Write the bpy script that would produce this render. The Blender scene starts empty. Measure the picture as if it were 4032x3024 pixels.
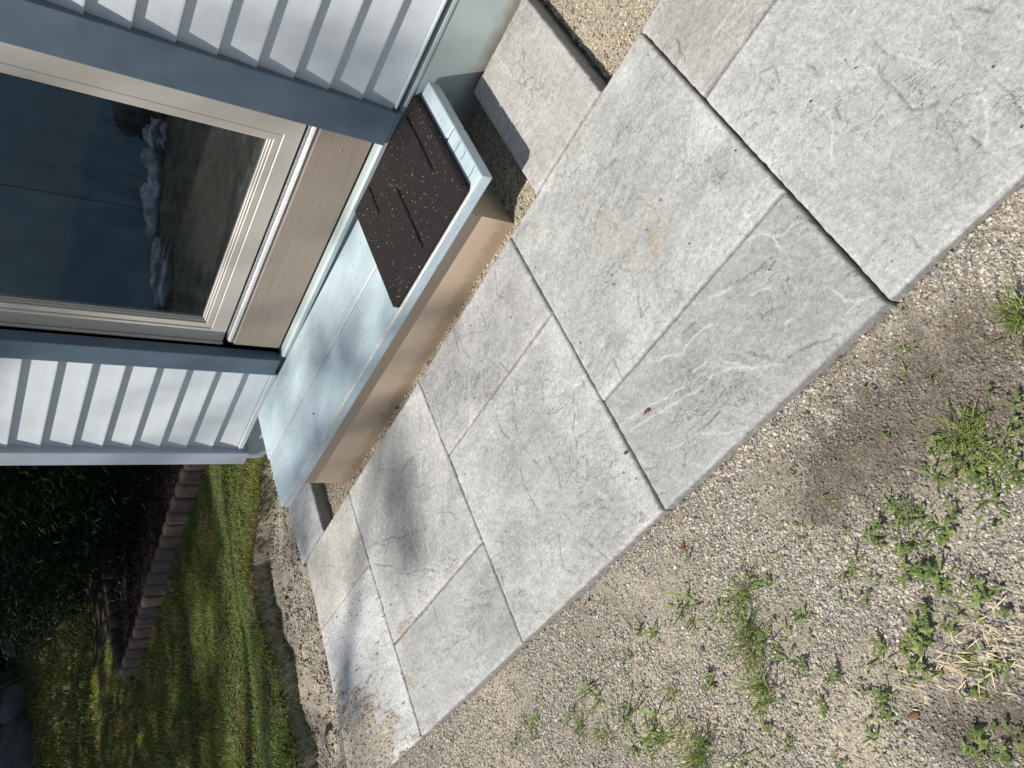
import bpy, bmesh, math
import numpy as np
from mathutils import Vector, Matrix
R_=math.radians
S=bpy.context.scene
# ---------------------------------------------------------------- camera
CR=[[-0.4859032, 0.363925, -0.7946425], [0.655861, 0.7527802, -0.0562888], [0.5777062, -0.5485259, -0.6044625]]
cam_d=bpy.data.cameras.new('camera'); cam=bpy.data.objects.new('camera',cam_d); S.collection.objects.link(cam)
cx,cy,cz=[Vector(r) for r in CR]           # image right, image down, view direction in world axes
cam.matrix_world=Matrix(((cx[0],-cy[0],-cz[0],0),(cx[1],-cy[1],-cz[1],0),(cx[2],-cy[2],-cz[2],1.27),(0,0,0,1)))
cam_d.sensor_fit='HORIZONTAL'; cam_d.sensor_width=36; cam_d.lens=3029.68/4032*36
cam_d.clip_start=.05; cam_d.clip_end=500
S.camera=cam
# ---------------------------------------------------------------- light
SUN=Vector((.50,.46,1)).normalized()
w=bpy.data.worlds.new('World'); S.world=w; w.use_nodes=True
nt=w.node_tree; bg=nt.nodes['Background']; sky=nt.nodes.new('ShaderNodeTexSky'); sky.sky_type='NISHITA'; sky.sun_disc=False
sky.sun_elevation=math.asin(SUN.z); sky.sun_rotation=math.atan2(SUN.x,SUN.y)
nt.links.new(sky.outputs[0],bg.inputs[0]); bg.inputs[1].default_value=.085
sd=bpy.data.lights.new('sun','SUN'); sd.energy=5.0; sd.angle=R_(.53); sd.color=(1,.955,.88)
so=bpy.data.objects.new('sun',sd); S.collection.objects.link(so); so.rotation_euler=SUN.to_track_quat('Z','Y').to_euler(); so.location=(3,3,8)
S.view_settings.view_transform='Standard'; S.view_settings.look='None'; S.view_settings.exposure=0.0; S.view_settings.gamma=1
S.render.engine='CYCLES'
# ---------------------------------------------------------------- helpers
rng=np.random.default_rng(7)
def hsh(ix,iy,s):
    n=(ix.astype(np.int64)*374761393+iy.astype(np.int64)*668265263+s*1274126177)&0xffffffff
    n=((n^(n>>13))*1274126177)&0xffffffff
    return ((n^(n>>16))&0xffff)/65535.
def vn(x,y,s=0):
    ix=np.floor(x);iy=np.floor(y);fx=x-ix;fy=y-iy;fx=fx*fx*(3-2*fx);fy=fy*fy*(3-2*fy)
    a=hsh(ix,iy,s);b=hsh(ix+1,iy,s);c=hsh(ix,iy+1,s);d=hsh(ix+1,iy+1,s)
    return (a*(1-fx)+b*fx)*(1-fy)+(c*(1-fx)+d*fx)*fy
def fbm(x,y,f,o=4,s=0):
    r=0;a=1;t=0
    for i in range(o): r=r+a*vn(x*f+i*13.7,y*f-i*7.3,s+i);t+=a;a*=.55;f*=2.03
    return r/t
def sm(a,b,x): t=np.clip((x-a)/(b-a),0,1); return t*t*(3-2*t)
def link(o,parent=None):
    S.collection.objects.link(o)
    if parent is not None: o.parent=parent
    return o
def tag(o,label=None,cat=None,group=None,kind=None):
    if label: o['label']=label
    if cat: o['category']=cat
    if group: o['group']=group
    if kind: o['kind']=kind
    return o
def empty(name,loc=(0,0,0),**k):
    o=bpy.data.objects.new(name,None); o.location=loc; o.empty_display_size=.1; link(o); tag(o,**k); return o
def mk(name,V,F,mat,parent=None,col=None,smooth=True,**k):
    V=np.asarray(V,np.float32); F=np.asarray(F,np.int32); me=bpy.data.meshes.new(name)
    n,m=F.shape
    me.vertices.add(len(V)); me.vertices.foreach_set('co',V.ravel())
    me.loops.add(n*m); me.loops.foreach_set('vertex_index',F.ravel())
    me.polygons.add(n); me.polygons.foreach_set('loop_start',np.arange(0,n*m,m,dtype=np.int32))
    me.polygons.foreach_set('use_smooth',np.full(n,smooth))
    if col is not None:
        a=me.color_attributes.new('Col','FLOAT_COLOR','POINT'); c=np.ones((len(V),4),np.float32); c[:,:3]=col; a.data.foreach_set('color',c.ravel())
    me.update(calc_edges=True); me.materials.append(mat)
    o=bpy.data.objects.new(name,me); link(o,parent); tag(o,**k); return o
def fb(name,bm,mat,parent=None,smooth=False,**k):
    bmesh.ops.recalc_face_normals(bm,faces=bm.faces)
    me=bpy.data.meshes.new(name); bm.to_mesh(me); bm.free()
    if smooth:
        for p in me.polygons: p.use_smooth=True
    me.materials.append(mat); o=bpy.data.objects.new(name,me); link(o,parent); tag(o,**k); return o
def box(bm,x0,x1,y0,y1,z0,z1,bev=0,seg=2,tilt=None):
    b=bmesh.new(); bmesh.ops.create_cube(b,size=1)
    for v in b.verts: v.co=Vector((x0+(v.co.x+.5)*(x1-x0),y0+(v.co.y+.5)*(y1-y0),z0+(v.co.z+.5)*(z1-z0)))
    if bev: bmesh.ops.bevel(b,geom=list(b.edges),offset=bev,segments=seg,affect='EDGES',profile=.5)
    if tilt:
        for v in b.verts: v.co.z+=tilt(v.co.x)
    me=bpy.data.meshes.new('t'); b.to_mesh(me); b.free(); bm.from_mesh(me); bpy.data.meshes.remove(me)
def prism(bm,prof,x0,x1,axis='x'):
    # profile of (y,z) swept along x, or (x,z) along y, or (x,y) along z
    f={'x':lambda p,t:(t,p[0],p[1]),'y':lambda p,t:(p[0],t,p[1]),'z':lambda p,t:(p[0],p[1],t)}[axis]
    a=[bm.verts.new(f(p,x0)) for p in prof]; b=[bm.verts.new(f(p,x1)) for p in prof]; n=len(prof)
    for i in range(n): bm.faces.new((a[i],a[(i+1)%n],b[(i+1)%n],b[i]))
    bm.faces.new(a); bm.faces.new(b[::-1])
def grid(xs,ys):
    X,Y=np.meshgrid(xs,ys,indexing='ij'); ny=len(ys); i=np.arange(len(xs)-1)[:,None]*ny+np.arange(ny-1)[None]
    F=np.stack([i,i+ny,i+ny+1,i+1],-1).reshape(-1,4); return X,Y,F
# ---------------------------------------------------------------- materials
class M:
    def __init__(s,name,rough=.6,spec=.5,**k):
        s.m=bpy.data.materials.new(name); s.m.use_nodes=True; s.t=s.m.node_tree; s.b=s.t.nodes['Principled BSDF']
        s.b.inputs['Roughness'].default_value=rough; s.b.inputs['Specular IOR Level'].default_value=spec
        for a,b in k.items(): s.b.inputs[a].default_value=b
        s.tc=s.n('TexCoord'); s.hs=[]
    def n(s,t,**k):
        x=s.t.nodes.new('ShaderNode'+t)
        for a,b in k.items():
            if a in x.bl_rna.properties: setattr(x,a,b)
            else: x.inputs[a.replace('_',' ')].default_value=b
        return x
    def l(s,a,b): s.t.links.new(a,b)
    def obj(s,scale=(1,1,1),rot=(0,0,0)):
        m=s.n('Mapping'); m.inputs['Scale'].default_value=scale; m.inputs['Rotation'].default_value=rot; s.l(s.tc.outputs['Object'],m.inputs[0]); return m.outputs[0]
    def noise(s,sc,det=4,vec=None,rough=.55,dist=0):
        x=s.n('TexNoise'); x.inputs['Scale'].default_value=sc; x.inputs['Detail'].default_value=det; x.inputs['Roughness'].default_value=rough; x.inputs['Distortion'].default_value=dist
        s.l(vec or s.tc.outputs['Object'],x.inputs['Vector']); return x.outputs['Fac']
    def vor(s,sc,vec=None,feat='F1',out='Distance'):
        x=s.n('TexVoronoi'); x.feature=feat; x.inputs['Scale'].default_value=sc; s.l(vec or s.tc.outputs['Object'],x.inputs['Vector']); return x.outputs[out]
    def ramp(s,f,*st):
        x=s.n('ValToRGB'); e=x.color_ramp.elements
        while len(e)<len(st): e.new(.5)
        for i,(p,c) in enumerate(st):
            e[i].position=p; e[i].color=(*c,1) if isinstance(c,tuple) else (c,c,c,1)
        s.l(f,x.inputs[0]); return x.outputs[0]
    def mix(s,f,a,b,mode='MIX'):
        x=s.n('Mix'); x.data_type='RGBA'; x.blend_type=mode
        for v,i in ((f,0),(a,6),(b,7)):
            if isinstance(v,(int,float)): x.inputs[i].default_value=v if i==0 else (v,v,v,1)
            elif isinstance(v,tuple): x.inputs[i].default_value=(*v,1)
            else: s.l(v,x.inputs[i])
        return x.outputs[2]
    def math(s,op,a,b=0):
        x=s.n('Math'); x.operation=op
        for v,i in ((a,0),(b,1)):
            if isinstance(v,(int,float)): x.inputs[i].default_value=v
            else: s.l(v,x.inputs[i])
        return x.outputs[0]
    def xyz(s):
        x=s.n('SeparateXYZ'); s.l(s.tc.outputs['Object'],x.inputs[0]); return x.outputs
    def color(s,c):
        if isinstance(c,tuple): s.b.inputs['Base Color'].default_value=(*c,1)
        else: s.l(c,s.b.inputs['Base Color'])
        return s
    def attr(s):
        x=s.n('VertexColor'); x.layer_name='Col'; return x.outputs[0]
    def bump(s,h,dist=.001,st=1):
        x=s.n('Bump'); x.inputs['Distance'].default_value=dist; x.inputs['Strength'].default_value=st; s.l(h,x.inputs['Height'])
        if s.hs: s.l(s.hs[-1],x.inputs['Normal'])
        s.hs.append(x.outputs[0]); s.l(x.outputs[0],s.b.inputs['Normal']); return s
def smat(name,c,rough=.6,spec=.4,f=40,amt=.12,bd=.0006,bf=220,stretch=(1,1,1),**k):
    m=M(name,rough,spec,**k); v=m.obj(stretch)
    n=m.noise(f,5,v); a=tuple(x*(1-amt) for x in c); b=tuple(min(1,x*(1+amt)) for x in c)
    m.color(m.ramp(n,(.3,a),(.7,b)))
    if bd: m.bump(m.noise(bf,4,v),bd,.6)
    return m

DARK= [[(1.318,-1.45),(1.332,-1.396),(1.318,-1.346)],[(1.2,-1.446),(1.198,-1.396),(1.201,-1.371)],[(1.329,-1.471),(1.342,-1.431),(1.352,-1.396)],[(1.14,-1.397),(1.153,-1.367)],[(1.076,-1.464),(1.111,-1.405),(1.101,-1.376)],[(1.218,-1.236),(1.206,-1.199),(1.202,-1.158)],[(1.282,-1.276),(1.319,-1.232),(1.318,-1.188)],[(1.539,-1.346),(1.551,-1.3),(1.564,-1.274)],[(1.259,-1.075),(1.273,-1.023),(1.275,-0.977),(1.25,-0.903)],[(1.034,-0.97),(1.092,-0.895),(1.113,-0.849),(1.106,-0.826)],[(1.206,-0.9),(1.2,-0.848),(1.219,-0.814)],[(1.32,-1.124),(1.323,-1.072),(1.305,-1.032)],[(1.547,-1.102),(1.561,-1.048),(1.578,-1.012)],[(1.32,-0.95),(1.334,-0.909),(1.328,-0.842),(1.326,-0.813)],[(1.147,-0.851),(1.154,-0.819)],[(1.736,-1.199),(1.732,-1.173),(1.667,-1.139)],[(1.955,-1.407),(1.896,-1.357),(1.857,-1.338)],[(0.732,-1.116),(0.733,-1.083),(0.718,-1.069),(0.737,-1.006),(0.761,-0.956)],[(0.759,-0.959),(0.738,-0.963),(0.72,-0.959)],[(0.886,-0.943),(0.884,-0.912),(0.888,-0.892)],[(0.935,-0.929),(0.912,-0.942),(0.881,-0.941)],[(0.966,-0.683),(0.945,-0.673),(0.929,-0.664)],[(0.967,-0.624),(0.946,-0.607)],[(1.095,-0.817),(1.136,-0.756)],[(1.217,-1.144),(1.249,-1.089)],[(0.535,-0.833),(0.488,-0.815),(0.447,-0.805)],[(0.396,-0.671),(0.385,-0.673),(0.35,-0.663)],[(0.559,-0.64),(0.52,-0.627),(0.481,-0.617),(0.448,-0.601)],[(0.601,-0.702),(0.573,-0.664)],[(0.642,-0.732),(0.619,-0.707)],[(0.695,-0.849),(0.659,-0.841)],[(0.793,-0.659),(0.725,-0.652)],[(0.234,-1.116),(0.211,-1.097)],[(0.075,-0.95),(0.08,-0.914),(0.075,-0.888)],[(0.167,-1.032),(0.171,-1.002),(0.173,-0.991)],[(0.108,-0.881),(0.108,-0.852),(0.112,-0.814),(0.116,-0.802),(0.104,-0.785),(0.083,-0.77)],[(0.093,-0.772),(0.103,-0.726),(0.122,-0.682),(0.132,-0.659)],[(0.129,-0.667),(0.11,-0.669),(0.091,-0.663)],[(0.094,-0.688),(0.091,-0.663)],[(0.098,-0.91),(0.11,-0.889),(0.09,-0.896)],[(0.017,-0.748),(0.015,-0.715),(0.018,-0.694),(0.029,-0.653)],[(0.19,-0.924),(0.197,-0.895),(0.19,-0.88)],[(-0.037,-0.852),(-0.045,-0.837),(-0.051,-0.81)],[(-0.015,-0.869),(-0.008,-0.835)],[(0.285,-0.637),(0.254,-0.647),(0.254,-0.612),(0.258,-0.597)],[(0.211,-1.091),(0.225,-1.058)],[(0.315,-1.33),(0.323,-1.306)],[(0.021,-0.797),(0.006,-0.808)],[(0.332,-0.932),(0.339,-0.907)],[(0.589,-1.894),(0.649,-1.808),(0.667,-1.766),(0.663,-1.721)],[(0.682,-1.822),(0.669,-1.77)],[(0.6,-1.537),(0.592,-1.508)],[(0.302,-1.368),(0.315,-1.33)],[(0.592,-1.153),(0.578,-1.119)],[(2.138,-1.275),(2.134,-1.24)],[(2.152,-1.245),(2.122,-1.208),(2.074,-1.179)],[(2.156,-1.229),(2.023,-1.177),(1.99,-1.15),(1.882,-1.111),(1.815,-1.074)],[(2.18,-1.164),(2.087,-1.103),(2.029,-1.041),(1.886,-0.974),(1.828,-0.932),(1.759,-0.91),(1.733,-0.882)],[(1.29,-0.73),(1.322,-0.674),(1.325,-0.646),(1.297,-0.617)],[(1.227,-0.681),(1.215,-0.653),(1.177,-0.584)],[(1.053,-0.628),(1.042,-0.6),(1.043,-0.585)],[(1.731,-1.081),(1.674,-1.041),(1.647,-1.015)],[(1.246,-0.759),(1.235,-0.717)],[(1.389,-0.715),(1.414,-0.676)],[(1.557,-0.777),(1.562,-0.752),(1.576,-0.727)],[(1.941,-0.717),(1.875,-0.723),(1.797,-0.708)],[(2.161,-0.907),(2.151,-0.886)],[(1.922,-0.862),(1.933,-0.786)],[(2.584,-1.437),(2.553,-1.377),(2.466,-1.329)],[(2.777,-1.226),(2.742,-1.198),(2.714,-1.187)]]
LIGHT= [[(0.803,-0.858),(0.767,-0.841),(0.726,-0.81)],[(0.964,-0.81),(0.888,-0.791),(0.769,-0.756)],[(0.945,-0.779),(0.878,-0.765),(0.784,-0.736)],[(0.882,-0.682),(0.87,-0.669),(0.843,-0.661)],[(1.26,-1.286),(1.282,-1.276)],[(1.364,-1.289),(1.436,-1.185)],[(0.783,-0.738),(0.747,-0.724),(0.704,-0.721),(0.692,-0.723),(0.635,-0.693),(0.6,-0.659)],[(0.596,-0.652),(0.565,-0.641)],[(0.73,-0.765),(0.691,-0.756)],[(0.661,-0.729),(0.629,-0.695)],[(0.404,-0.671),(0.399,-0.642),(0.388,-0.621),(0.364,-0.611),(0.348,-0.602)],[(0.413,-0.616),(0.384,-0.617)],[(0.531,-0.788),(0.487,-0.766)],[(0.602,-0.855),(0.553,-0.831)],[(0.72,-0.817),(0.658,-0.817),(0.627,-0.805)],[(0.508,-0.687),(0.491,-0.682)],[(0.788,-0.647),(0.726,-0.602),(0.695,-0.589)],[(0.111,-1.141),(0.09,-1.102)],[(0.072,-0.891),(0.062,-0.871),(0.057,-0.838),(0.036,-0.8)],[(0.114,-0.942),(0.111,-0.915),(0.112,-0.885)],[(0.204,-0.997),(0.208,-0.957),(0.2,-0.934),(0.216,-0.899),(0.254,-0.848)],[(0.165,-0.967),(0.159,-0.955),(0.166,-0.931)],[(0.004,-0.853),(-0.004,-0.831),(0.005,-0.812),(0.018,-0.8)],[(0.037,-0.76),(0.039,-0.719),(0.064,-0.681),(0.092,-0.656)],[(0.002,-0.74),(-0.008,-0.713)],[(0.249,-1.277),(0.167,-1.278)],[(0.225,-1.253),(0.156,-1.244)],[(0.468,-0.884),(0.439,-0.863),(0.409,-0.825),(0.372,-0.819)],[(0.423,-0.835),(0.427,-0.803)],[(0.701,-1.989),(0.691,-1.846)],[(0.69,-1.983),(0.684,-1.85)],[(1.838,-1.089),(1.843,-0.987)],[(1.914,-1.167),(1.91,-1.055)],[(2.03,-1.28),(2.02,-1.236)]]
WEEDS= [(1.799,-0.405,'g',5),(1.729,-0.378,'g',6),(1.682,-0.4,'g',5),(1.545,-0.364,'g',5),(1.524,-0.336,'f',4),(1.439,-0.394,'g',6),(1.424,-0.362,'g',6),(1.311,-0.385,'g',5),(1.285,-0.395,'b',3),(1.214,-0.423,'g',5),(1.175,-0.399,'g',4),(1.391,-0.29,'g',7),(1.333,-0.301,'g',5),(1.282,-0.256,'g',6),(1.383,-0.238,'g',5),(1.295,-0.204,'g',6),(1.28,-0.324,'b',3),(1.084,-0.41,'g',5),(1.468,-0.288,'f',4),(1.648,-0.294,'g',3),(1.211,-0.276,'f',3),(1.328,-0.234,'g',6),(1.242,-0.21,'f',5),(1.046,-0.404,'g',5),(1.069,-0.374,'g',5),(0.897,-0.376,'g',4),(0.858,-0.341,'g',4),(0.926,-0.345,'f',6),(0.957,-0.289,'f',7),(0.973,-0.259,'f',6),(0.925,-0.258,'g',6),(0.993,-0.191,'f',7),(0.997,-0.174,'g',5),(1.093,-0.267,'b',4),(1.105,-0.24,'b',4),(1.032,-0.136,'b',4),(0.999,-0.1,'g',3),(1.186,-0.163,'f',6),(1.217,-0.15,'f',6),(1.124,-0.115,'g',5),(0.871,-0.252,'g',2),(0.844,-0.226,'b',2),(0.881,-0.19,'b',4),(0.912,-0.211,'g',3),(0.864,-0.148,'b',3),(0.837,-0.15,'b',4),(0.893,-0.127,'b',4),(0.896,-0.109,'b',3),(0.696,-0.282,'g',3),(0.713,-0.274,'b',2),(0.672,-0.247,'b',3),(0.624,-0.287,'b',4),(0.604,-0.304,'b',4),(0.535,-0.254,'g',4),(0.533,-0.239,'b',5),(0.587,-0.252,'b',4),(0.589,-0.219,'b',5),(0.605,-0.214,'b',6),(0.583,-0.196,'g',5),(0.578,-0.18,'b',5),(0.582,-0.154,'g',4),(0.625,-0.164,'b',4),(0.534,-0.136,'b',5),(0.53,-0.108,'c',4),(0.557,-0.115,'c',4),(0.673,-0.14,'b',6),(0.658,-0.12,'b',6),(0.701,-0.133,'b',5),(0.726,-0.156,'b',3),(0.741,-0.133,'g',4),(0.793,-0.058,'b',4),(0.784,-0.085,'b',4),(0.704,-0.102,'b',4),(0.69,-0.096,'b',4),(0.614,-0.08,'c',5),(0.608,-0.058,'g',5),(0.585,-0.042,'c',4),(0.644,-0.03,'b',4),(0.668,0.022,'b',5),(0.637,0.043,'b',5),(0.699,0.035,'b',4),(0.666,0.059,'b',4),(0.846,-0.018,'g',2),(0.922,-0.046,'b',2),(0.918,-0.028,'b',3),(0.787,-0.025,'b',2),(0.707,-0.225,'b',3),(0.744,-0.246,'g',2),(0.608,-0.329,'g',2),(0.535,-0.284,'b',4),(0.562,-0.29,'b',3),(0.495,-0.252,'b',4),(0.465,-0.212,'b',3),(0.601,-0.255,'b',3),(0.642,-0.144,'c',4),(0.606,-0.128,'b',4),(0.846,-0.314,'g',2),(0.962,-0.358,'g',3),(0.996,-0.352,'g',3),(0.235,-0.428,'f',5),(0.222,-0.441,'f',5),(0.332,-0.371,'c',3),(0.314,-0.343,'c',5),(0.36,-0.344,'c',3),(0.337,-0.313,'c',5),(0.388,-0.355,'f',4),(0.437,-0.35,'c',5),(0.45,-0.353,'c',4),(0.477,-0.324,'g',5),(0.454,-0.308,'c',5),(0.438,-0.285,'c',6),(0.416,-0.295,'c',5),(0.409,-0.269,'g',4),(0.383,-0.277,'c',4),(0.379,-0.262,'g',5),(0.497,-0.422,'b',3),(0.392,-0.442,'b',2),(0.416,-0.491,'g',2),(0.384,-0.51,'g',2),(0.571,-0.332,'g',3),(0.552,-0.307,'b',3),(0.658,-0.397,'g',2),(0.494,-0.285,'c',3),(0.438,-0.241,'g',4),(0.406,-0.344,'f',5),(0.371,-0.305,'g',4),(0.407,-0.315,'c',5),(0.349,-0.288,'c',5),(0.391,-0.291,'f',5),(0.433,-0.319,'f',4)]
# ---------------------------------------------------------------- ground
SOIL=[(.40,-.42,.09),(.50,-.43,.08),(.60,-.43,.07),(.66,-.40,.05),(.31,-.43,.07),(.34,-.36,.06),(.626,.029,.05),(.703,.006,.04),(.44,-.40,.06)]
SANDY=[(1.877,-.513,.12),(.89,-.063,.10),(2.0,-.42,.15),(.42,-1.72,.09),(.25,-1.6,.08),(1.3,-.25,.12),(1.05,-.2,.08)]
EDX=np.array([-3.,-2.1,-1.9,-1.77,-1.5,-1.26,-.97,-.6,0,1.5]); EDV=np.array([2.86,2.86,3.03,3.24,3.21,3.16,3.12,3.22,3.3,3.4])
def xe(x,y): return np.interp(y,EDX,EDV)+.05*(fbm(y,y*0+3,9,3,5)-.5)+.02*(vn(y*40,y*0,3)-.5)
def gz(x,y,und=True):
    z=np.full(x.shape,-.030)
    inn=(y<-1.487); z=np.where(inn,-.052,z)
    z=z+sm(1.9,2.5,x)*(y>-.6)*.012
    patio=(y>-1.486)&(y<-.584)&(x<2.735); 
    tr=(x>2.70)&(y<-.75); z=np.where(tr,-.035-.025*sm(2.8,3.0,x)+(fbm(x,y*.6,13,4,14)-.5)*.06,z)
    mound=np.exp(-(((x-3.02)/.13)**2+((y+1.1)/.28)**2))*.03; z=z+mound
    z=z+(fbm(x,y,5,4,11)-.5)*.018+(fbm(x,y,40,3,12)-.5)*.006
    z=np.where(patio|((x>.5)&(x<.83)&(y<-1.49)&(y>-2.02))|((x>2.49)&(x<2.74)&(y<-1.49)&(y>-2.02)),-.075,z)
    L=sm(0,.03,x-xe(x,y)); z=z*(1-L)+L*(.004-.084*sm(3.3,3.8,x)-.05*(y>.6)+(fbm(x,y,1.3,3,17)-.5)*.04+(fbm(x,y,22,2,18)-.5)*.012)
    return z
def blob(x,y,L,s=3,n=.5):
    r=0*x
    for a,b,c in L: r=np.maximum(r,np.exp(-(((x-a)/c)**2+((y-b)/c)**2)/1.2))
    return np.clip(r*1.4+(fbm(x,y,45,3,s)-.5)*n*1.5*(r>.05),0,1)
def gcol(x,y):
    n=fbm(x,y,12,4,21)[...,None]; f=fbm(x,y,160,2,22)[...,None]
    c=np.array([.355,.315,.255])*(.75+.5*n)*(.8+.4*f)
    c=c*(1-blob(x,y,SANDY,31)[...,None]*.8)+np.array([.50,.44,.34])*blob(x,y,SANDY,31)[...,None]*.8
    s=blob(x,y,SOIL,33,.9)[...,None]; c=c*(1-.75*s)+.75*s*np.array([.125,.10,.075])*(.6+.8*f)
    inn=((y<-1.487)&(x<2.4))[...,None]; c=np.where(inn,np.array([.44,.385,.30])*(.7+.6*f),c)
    t=((x>2.70)&(y<-.6))[...,None]; c=np.where(t,np.array([.42,.365,.285])*(.55+.9*n)*(.7+.6*f),c)
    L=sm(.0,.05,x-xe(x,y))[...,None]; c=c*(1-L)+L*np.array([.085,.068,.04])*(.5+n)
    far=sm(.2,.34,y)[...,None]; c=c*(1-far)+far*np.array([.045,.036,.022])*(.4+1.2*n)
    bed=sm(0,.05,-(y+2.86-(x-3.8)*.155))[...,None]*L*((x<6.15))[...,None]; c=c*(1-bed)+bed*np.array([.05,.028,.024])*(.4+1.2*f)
    return c
xs=np.concatenate([[-60,-30,-15,-8,-4,-2,-1.2],np.arange(-.6,3.45,.009),np.arange(3.46,7,.05),np.arange(7.1,14,.2),[15,17,20,25,35,60]])
ys=np.concatenate([[-60,-40,-25,-15,-11],np.arange(-9,-4,.2),np.arange(-4,-2.03,.04),np.arange(-2.02,.32,.009),np.arange(.35,1.2,.05),[1.5,2,3,5,8,15,30,60]])
X,Y,F=grid(xs,ys); Z=gz(X,Y)
mg=M('ground_soil',.95,.15); gvo=mg.n('TexVoronoi'); gvo.inputs['Scale'].default_value=420; mg.l(mg.tc.outputs['Object'],gvo.inputs[0]); gsp=mg.n('SeparateColor'); mg.l(gvo.outputs['Color'],gsp.inputs[0])
mg.color(mg.mix(1,mg.mix(1,mg.attr(),mg.ramp(gsp.outputs[0],(.0,.62),(.6,1.05),(1,1.45)),'MULTIPLY'),mg.ramp(mg.noise(160,4),(.3,.75),(.7,1.2)),'MULTIPLY')); mg.bump(mg.noise(260,5),.004,.9).bump(mg.noise(900,3),.0015,.8)
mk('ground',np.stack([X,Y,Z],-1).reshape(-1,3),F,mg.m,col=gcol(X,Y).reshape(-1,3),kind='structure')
# ---------------------------------------------------------------- gravel
CRM=np.array(CR)
def infr(x,y,z,m=.12):
    d=np.stack([x,y,z-1.27],-1)@CRM.T; k=3029.68/2016
    return (d[...,2]>.1)&(abs(d[...,0]*k/d[...,2])<1+m)&(abs(d[...,1]*k/d[...,2])<.75+m)
ICO=None
b=bmesh.new(); bmesh.ops.create_icosphere(b,subdivisions=1,radius=1); ICO=np.array([v.co[:] for v in b.verts]); ICF=np.array([[v.index for v in f.verts] for f in b.faces]); b.free()
def stones(name,P,r,C,mat,label,cat,sink=.25,parent=None):
    n=len(P); nv=len(ICO)
    V=ICO[None]*(1+rng.uniform(-.36,.36,(n,nv,1)))
    sc=np.stack([np.ones(n),rng.uniform(.6,1,n),rng.uniform(.45,.85,n)],-1)*r[:,None]
    V=V*sc[:,None,:]; a=rng.uniform(0,6.283,n); t=rng.normal(0,.45,n)
    ca,sa,ct,st=[q[:,None] for q in (np.cos(a),np.sin(a),np.cos(t),np.sin(t))]
    x=V[...,0]*ct-V[...,2]*st; z=V[...,0]*st+V[...,2]*ct; y=V[...,1]
    V=np.stack([x*ca-y*sa,x*sa+y*ca,z],-1)+P[:,None,:]; V[...,2]+=(r*sink)[:,None]
    F=(ICF[None]+np.arange(n)[:,None,None]*nv).reshape(-1,3)
    return mk(name,V.reshape(-1,3),F,mat,parent,np.repeat(C,nv,0),smooth=False,label=label,cat=cat,kind='stuff')
def stcol(n,dark=.0):
    k=rng.random(n); v=rng.uniform(.75,1.2,n)[:,None]
    C=np.where((k<.30)[:,None],np.array([.62,.56,.44]),np.array([.40,.36,.30]))
    C=np.where(((k>.62)&(k<.76))[:,None],np.array([.30,.29,.28]),C)
    C=np.where(((k>.76)&(k<.86))[:,None],np.array([.10,.095,.10]),C)
    C=np.where(((k>.86)&(k<.92))[:,None],np.array([.72,.70,.64]),C)
    C=np.where(((k>.92)&(k<.96))[:,None],np.array([.36,.24,.17]),C)
    C=np.where((k>.985)[:,None],np.array([.55,.40,.30]),C)
    C=C*.82+np.array([.37,.335,.275])*.18
    return C*v*(1-dark)
ms=M('gravel_stone',.8,.3); ms.color(ms.mix(.5,ms.attr(),ms.mix(ms.noise(400,3),ms.attr(),.75,'MULTIPLY')))
def scatter(n,x0,x1,y0,y1,dens,rlo,rhi,pw=2.2,m=.1):
    x=rng.uniform(x0,x1,n); y=rng.uniform(y0,y1,n)
    k=(rng.random(n)<dens(x,y))&infr(x,y,x*0,m); x=x[k];y=y[k]; r=rlo+(rhi-rlo)*rng.random(len(x))**pw; r=np.where(rng.random(len(x))<.004,r+.003,r)
    return np.stack([x,y,gz(x,y)],-1),r
P,r=scatter(430000,-.2,2.9,-.582,.2,lambda x,y:(1.0-.6*blob(x,y,SANDY,31)-.55*blob(x,y,SOIL,33,.9))*(.16+1.1*sm(.34,.62,fbm(x,y,8,4,41))),.0008,.0038,2.2)
C=stcol(len(P)); s=blob(P[:,0],P[:,1],SOIL,33,.9)[:,None]; C=C*(1-.68*s)+.68*s*np.array([.13,.105,.08])
stones('gravel',P,r,C,ms.m,'loose tan and grey gravel and grit along the outer edge of the patio slabs','gravel')
P,r=scatter(30000,-.1,.53,-2.0,-1.492,lambda x,y:.85-.6*blob(x,y,SANDY,31),.0010,.0050)
P2,r2=scatter(44000,.82,2.5,-2.0,-1.492,lambda x,y:((y>-1.60)|(x<.99)|(x>2.26))*.9,.0010,.0052)
P=np.concatenate([P,P2]); r=np.concatenate([r,r2])
stones('grit_bed',P,r,stcol(len(P))*np.array([1.0,.96,.88]),ms.m,'pale grit and sand bed between the slabs, the wooden step and the house base','grit')
P,r=scatter(46000,2.73,3.3,-2.15,-.35,lambda x,y:(x<xe(x,y)-.01)*.8*(.1+1.1*sm(.38,.62,fbm(x,y,10,3,43))),.0016,.0065)
k=rng.random(len(P))<.10; C=stcol(len(P),0)*.6+np.array([.44,.39,.31])*.4; C[k]=np.array([.09,.05,.035]); r[k]*=1.2
stones('trench_grit',P,r,C,ms.m,'sandy grit and dirt clods in the trench between patio end and lawn','dirt')
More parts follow.
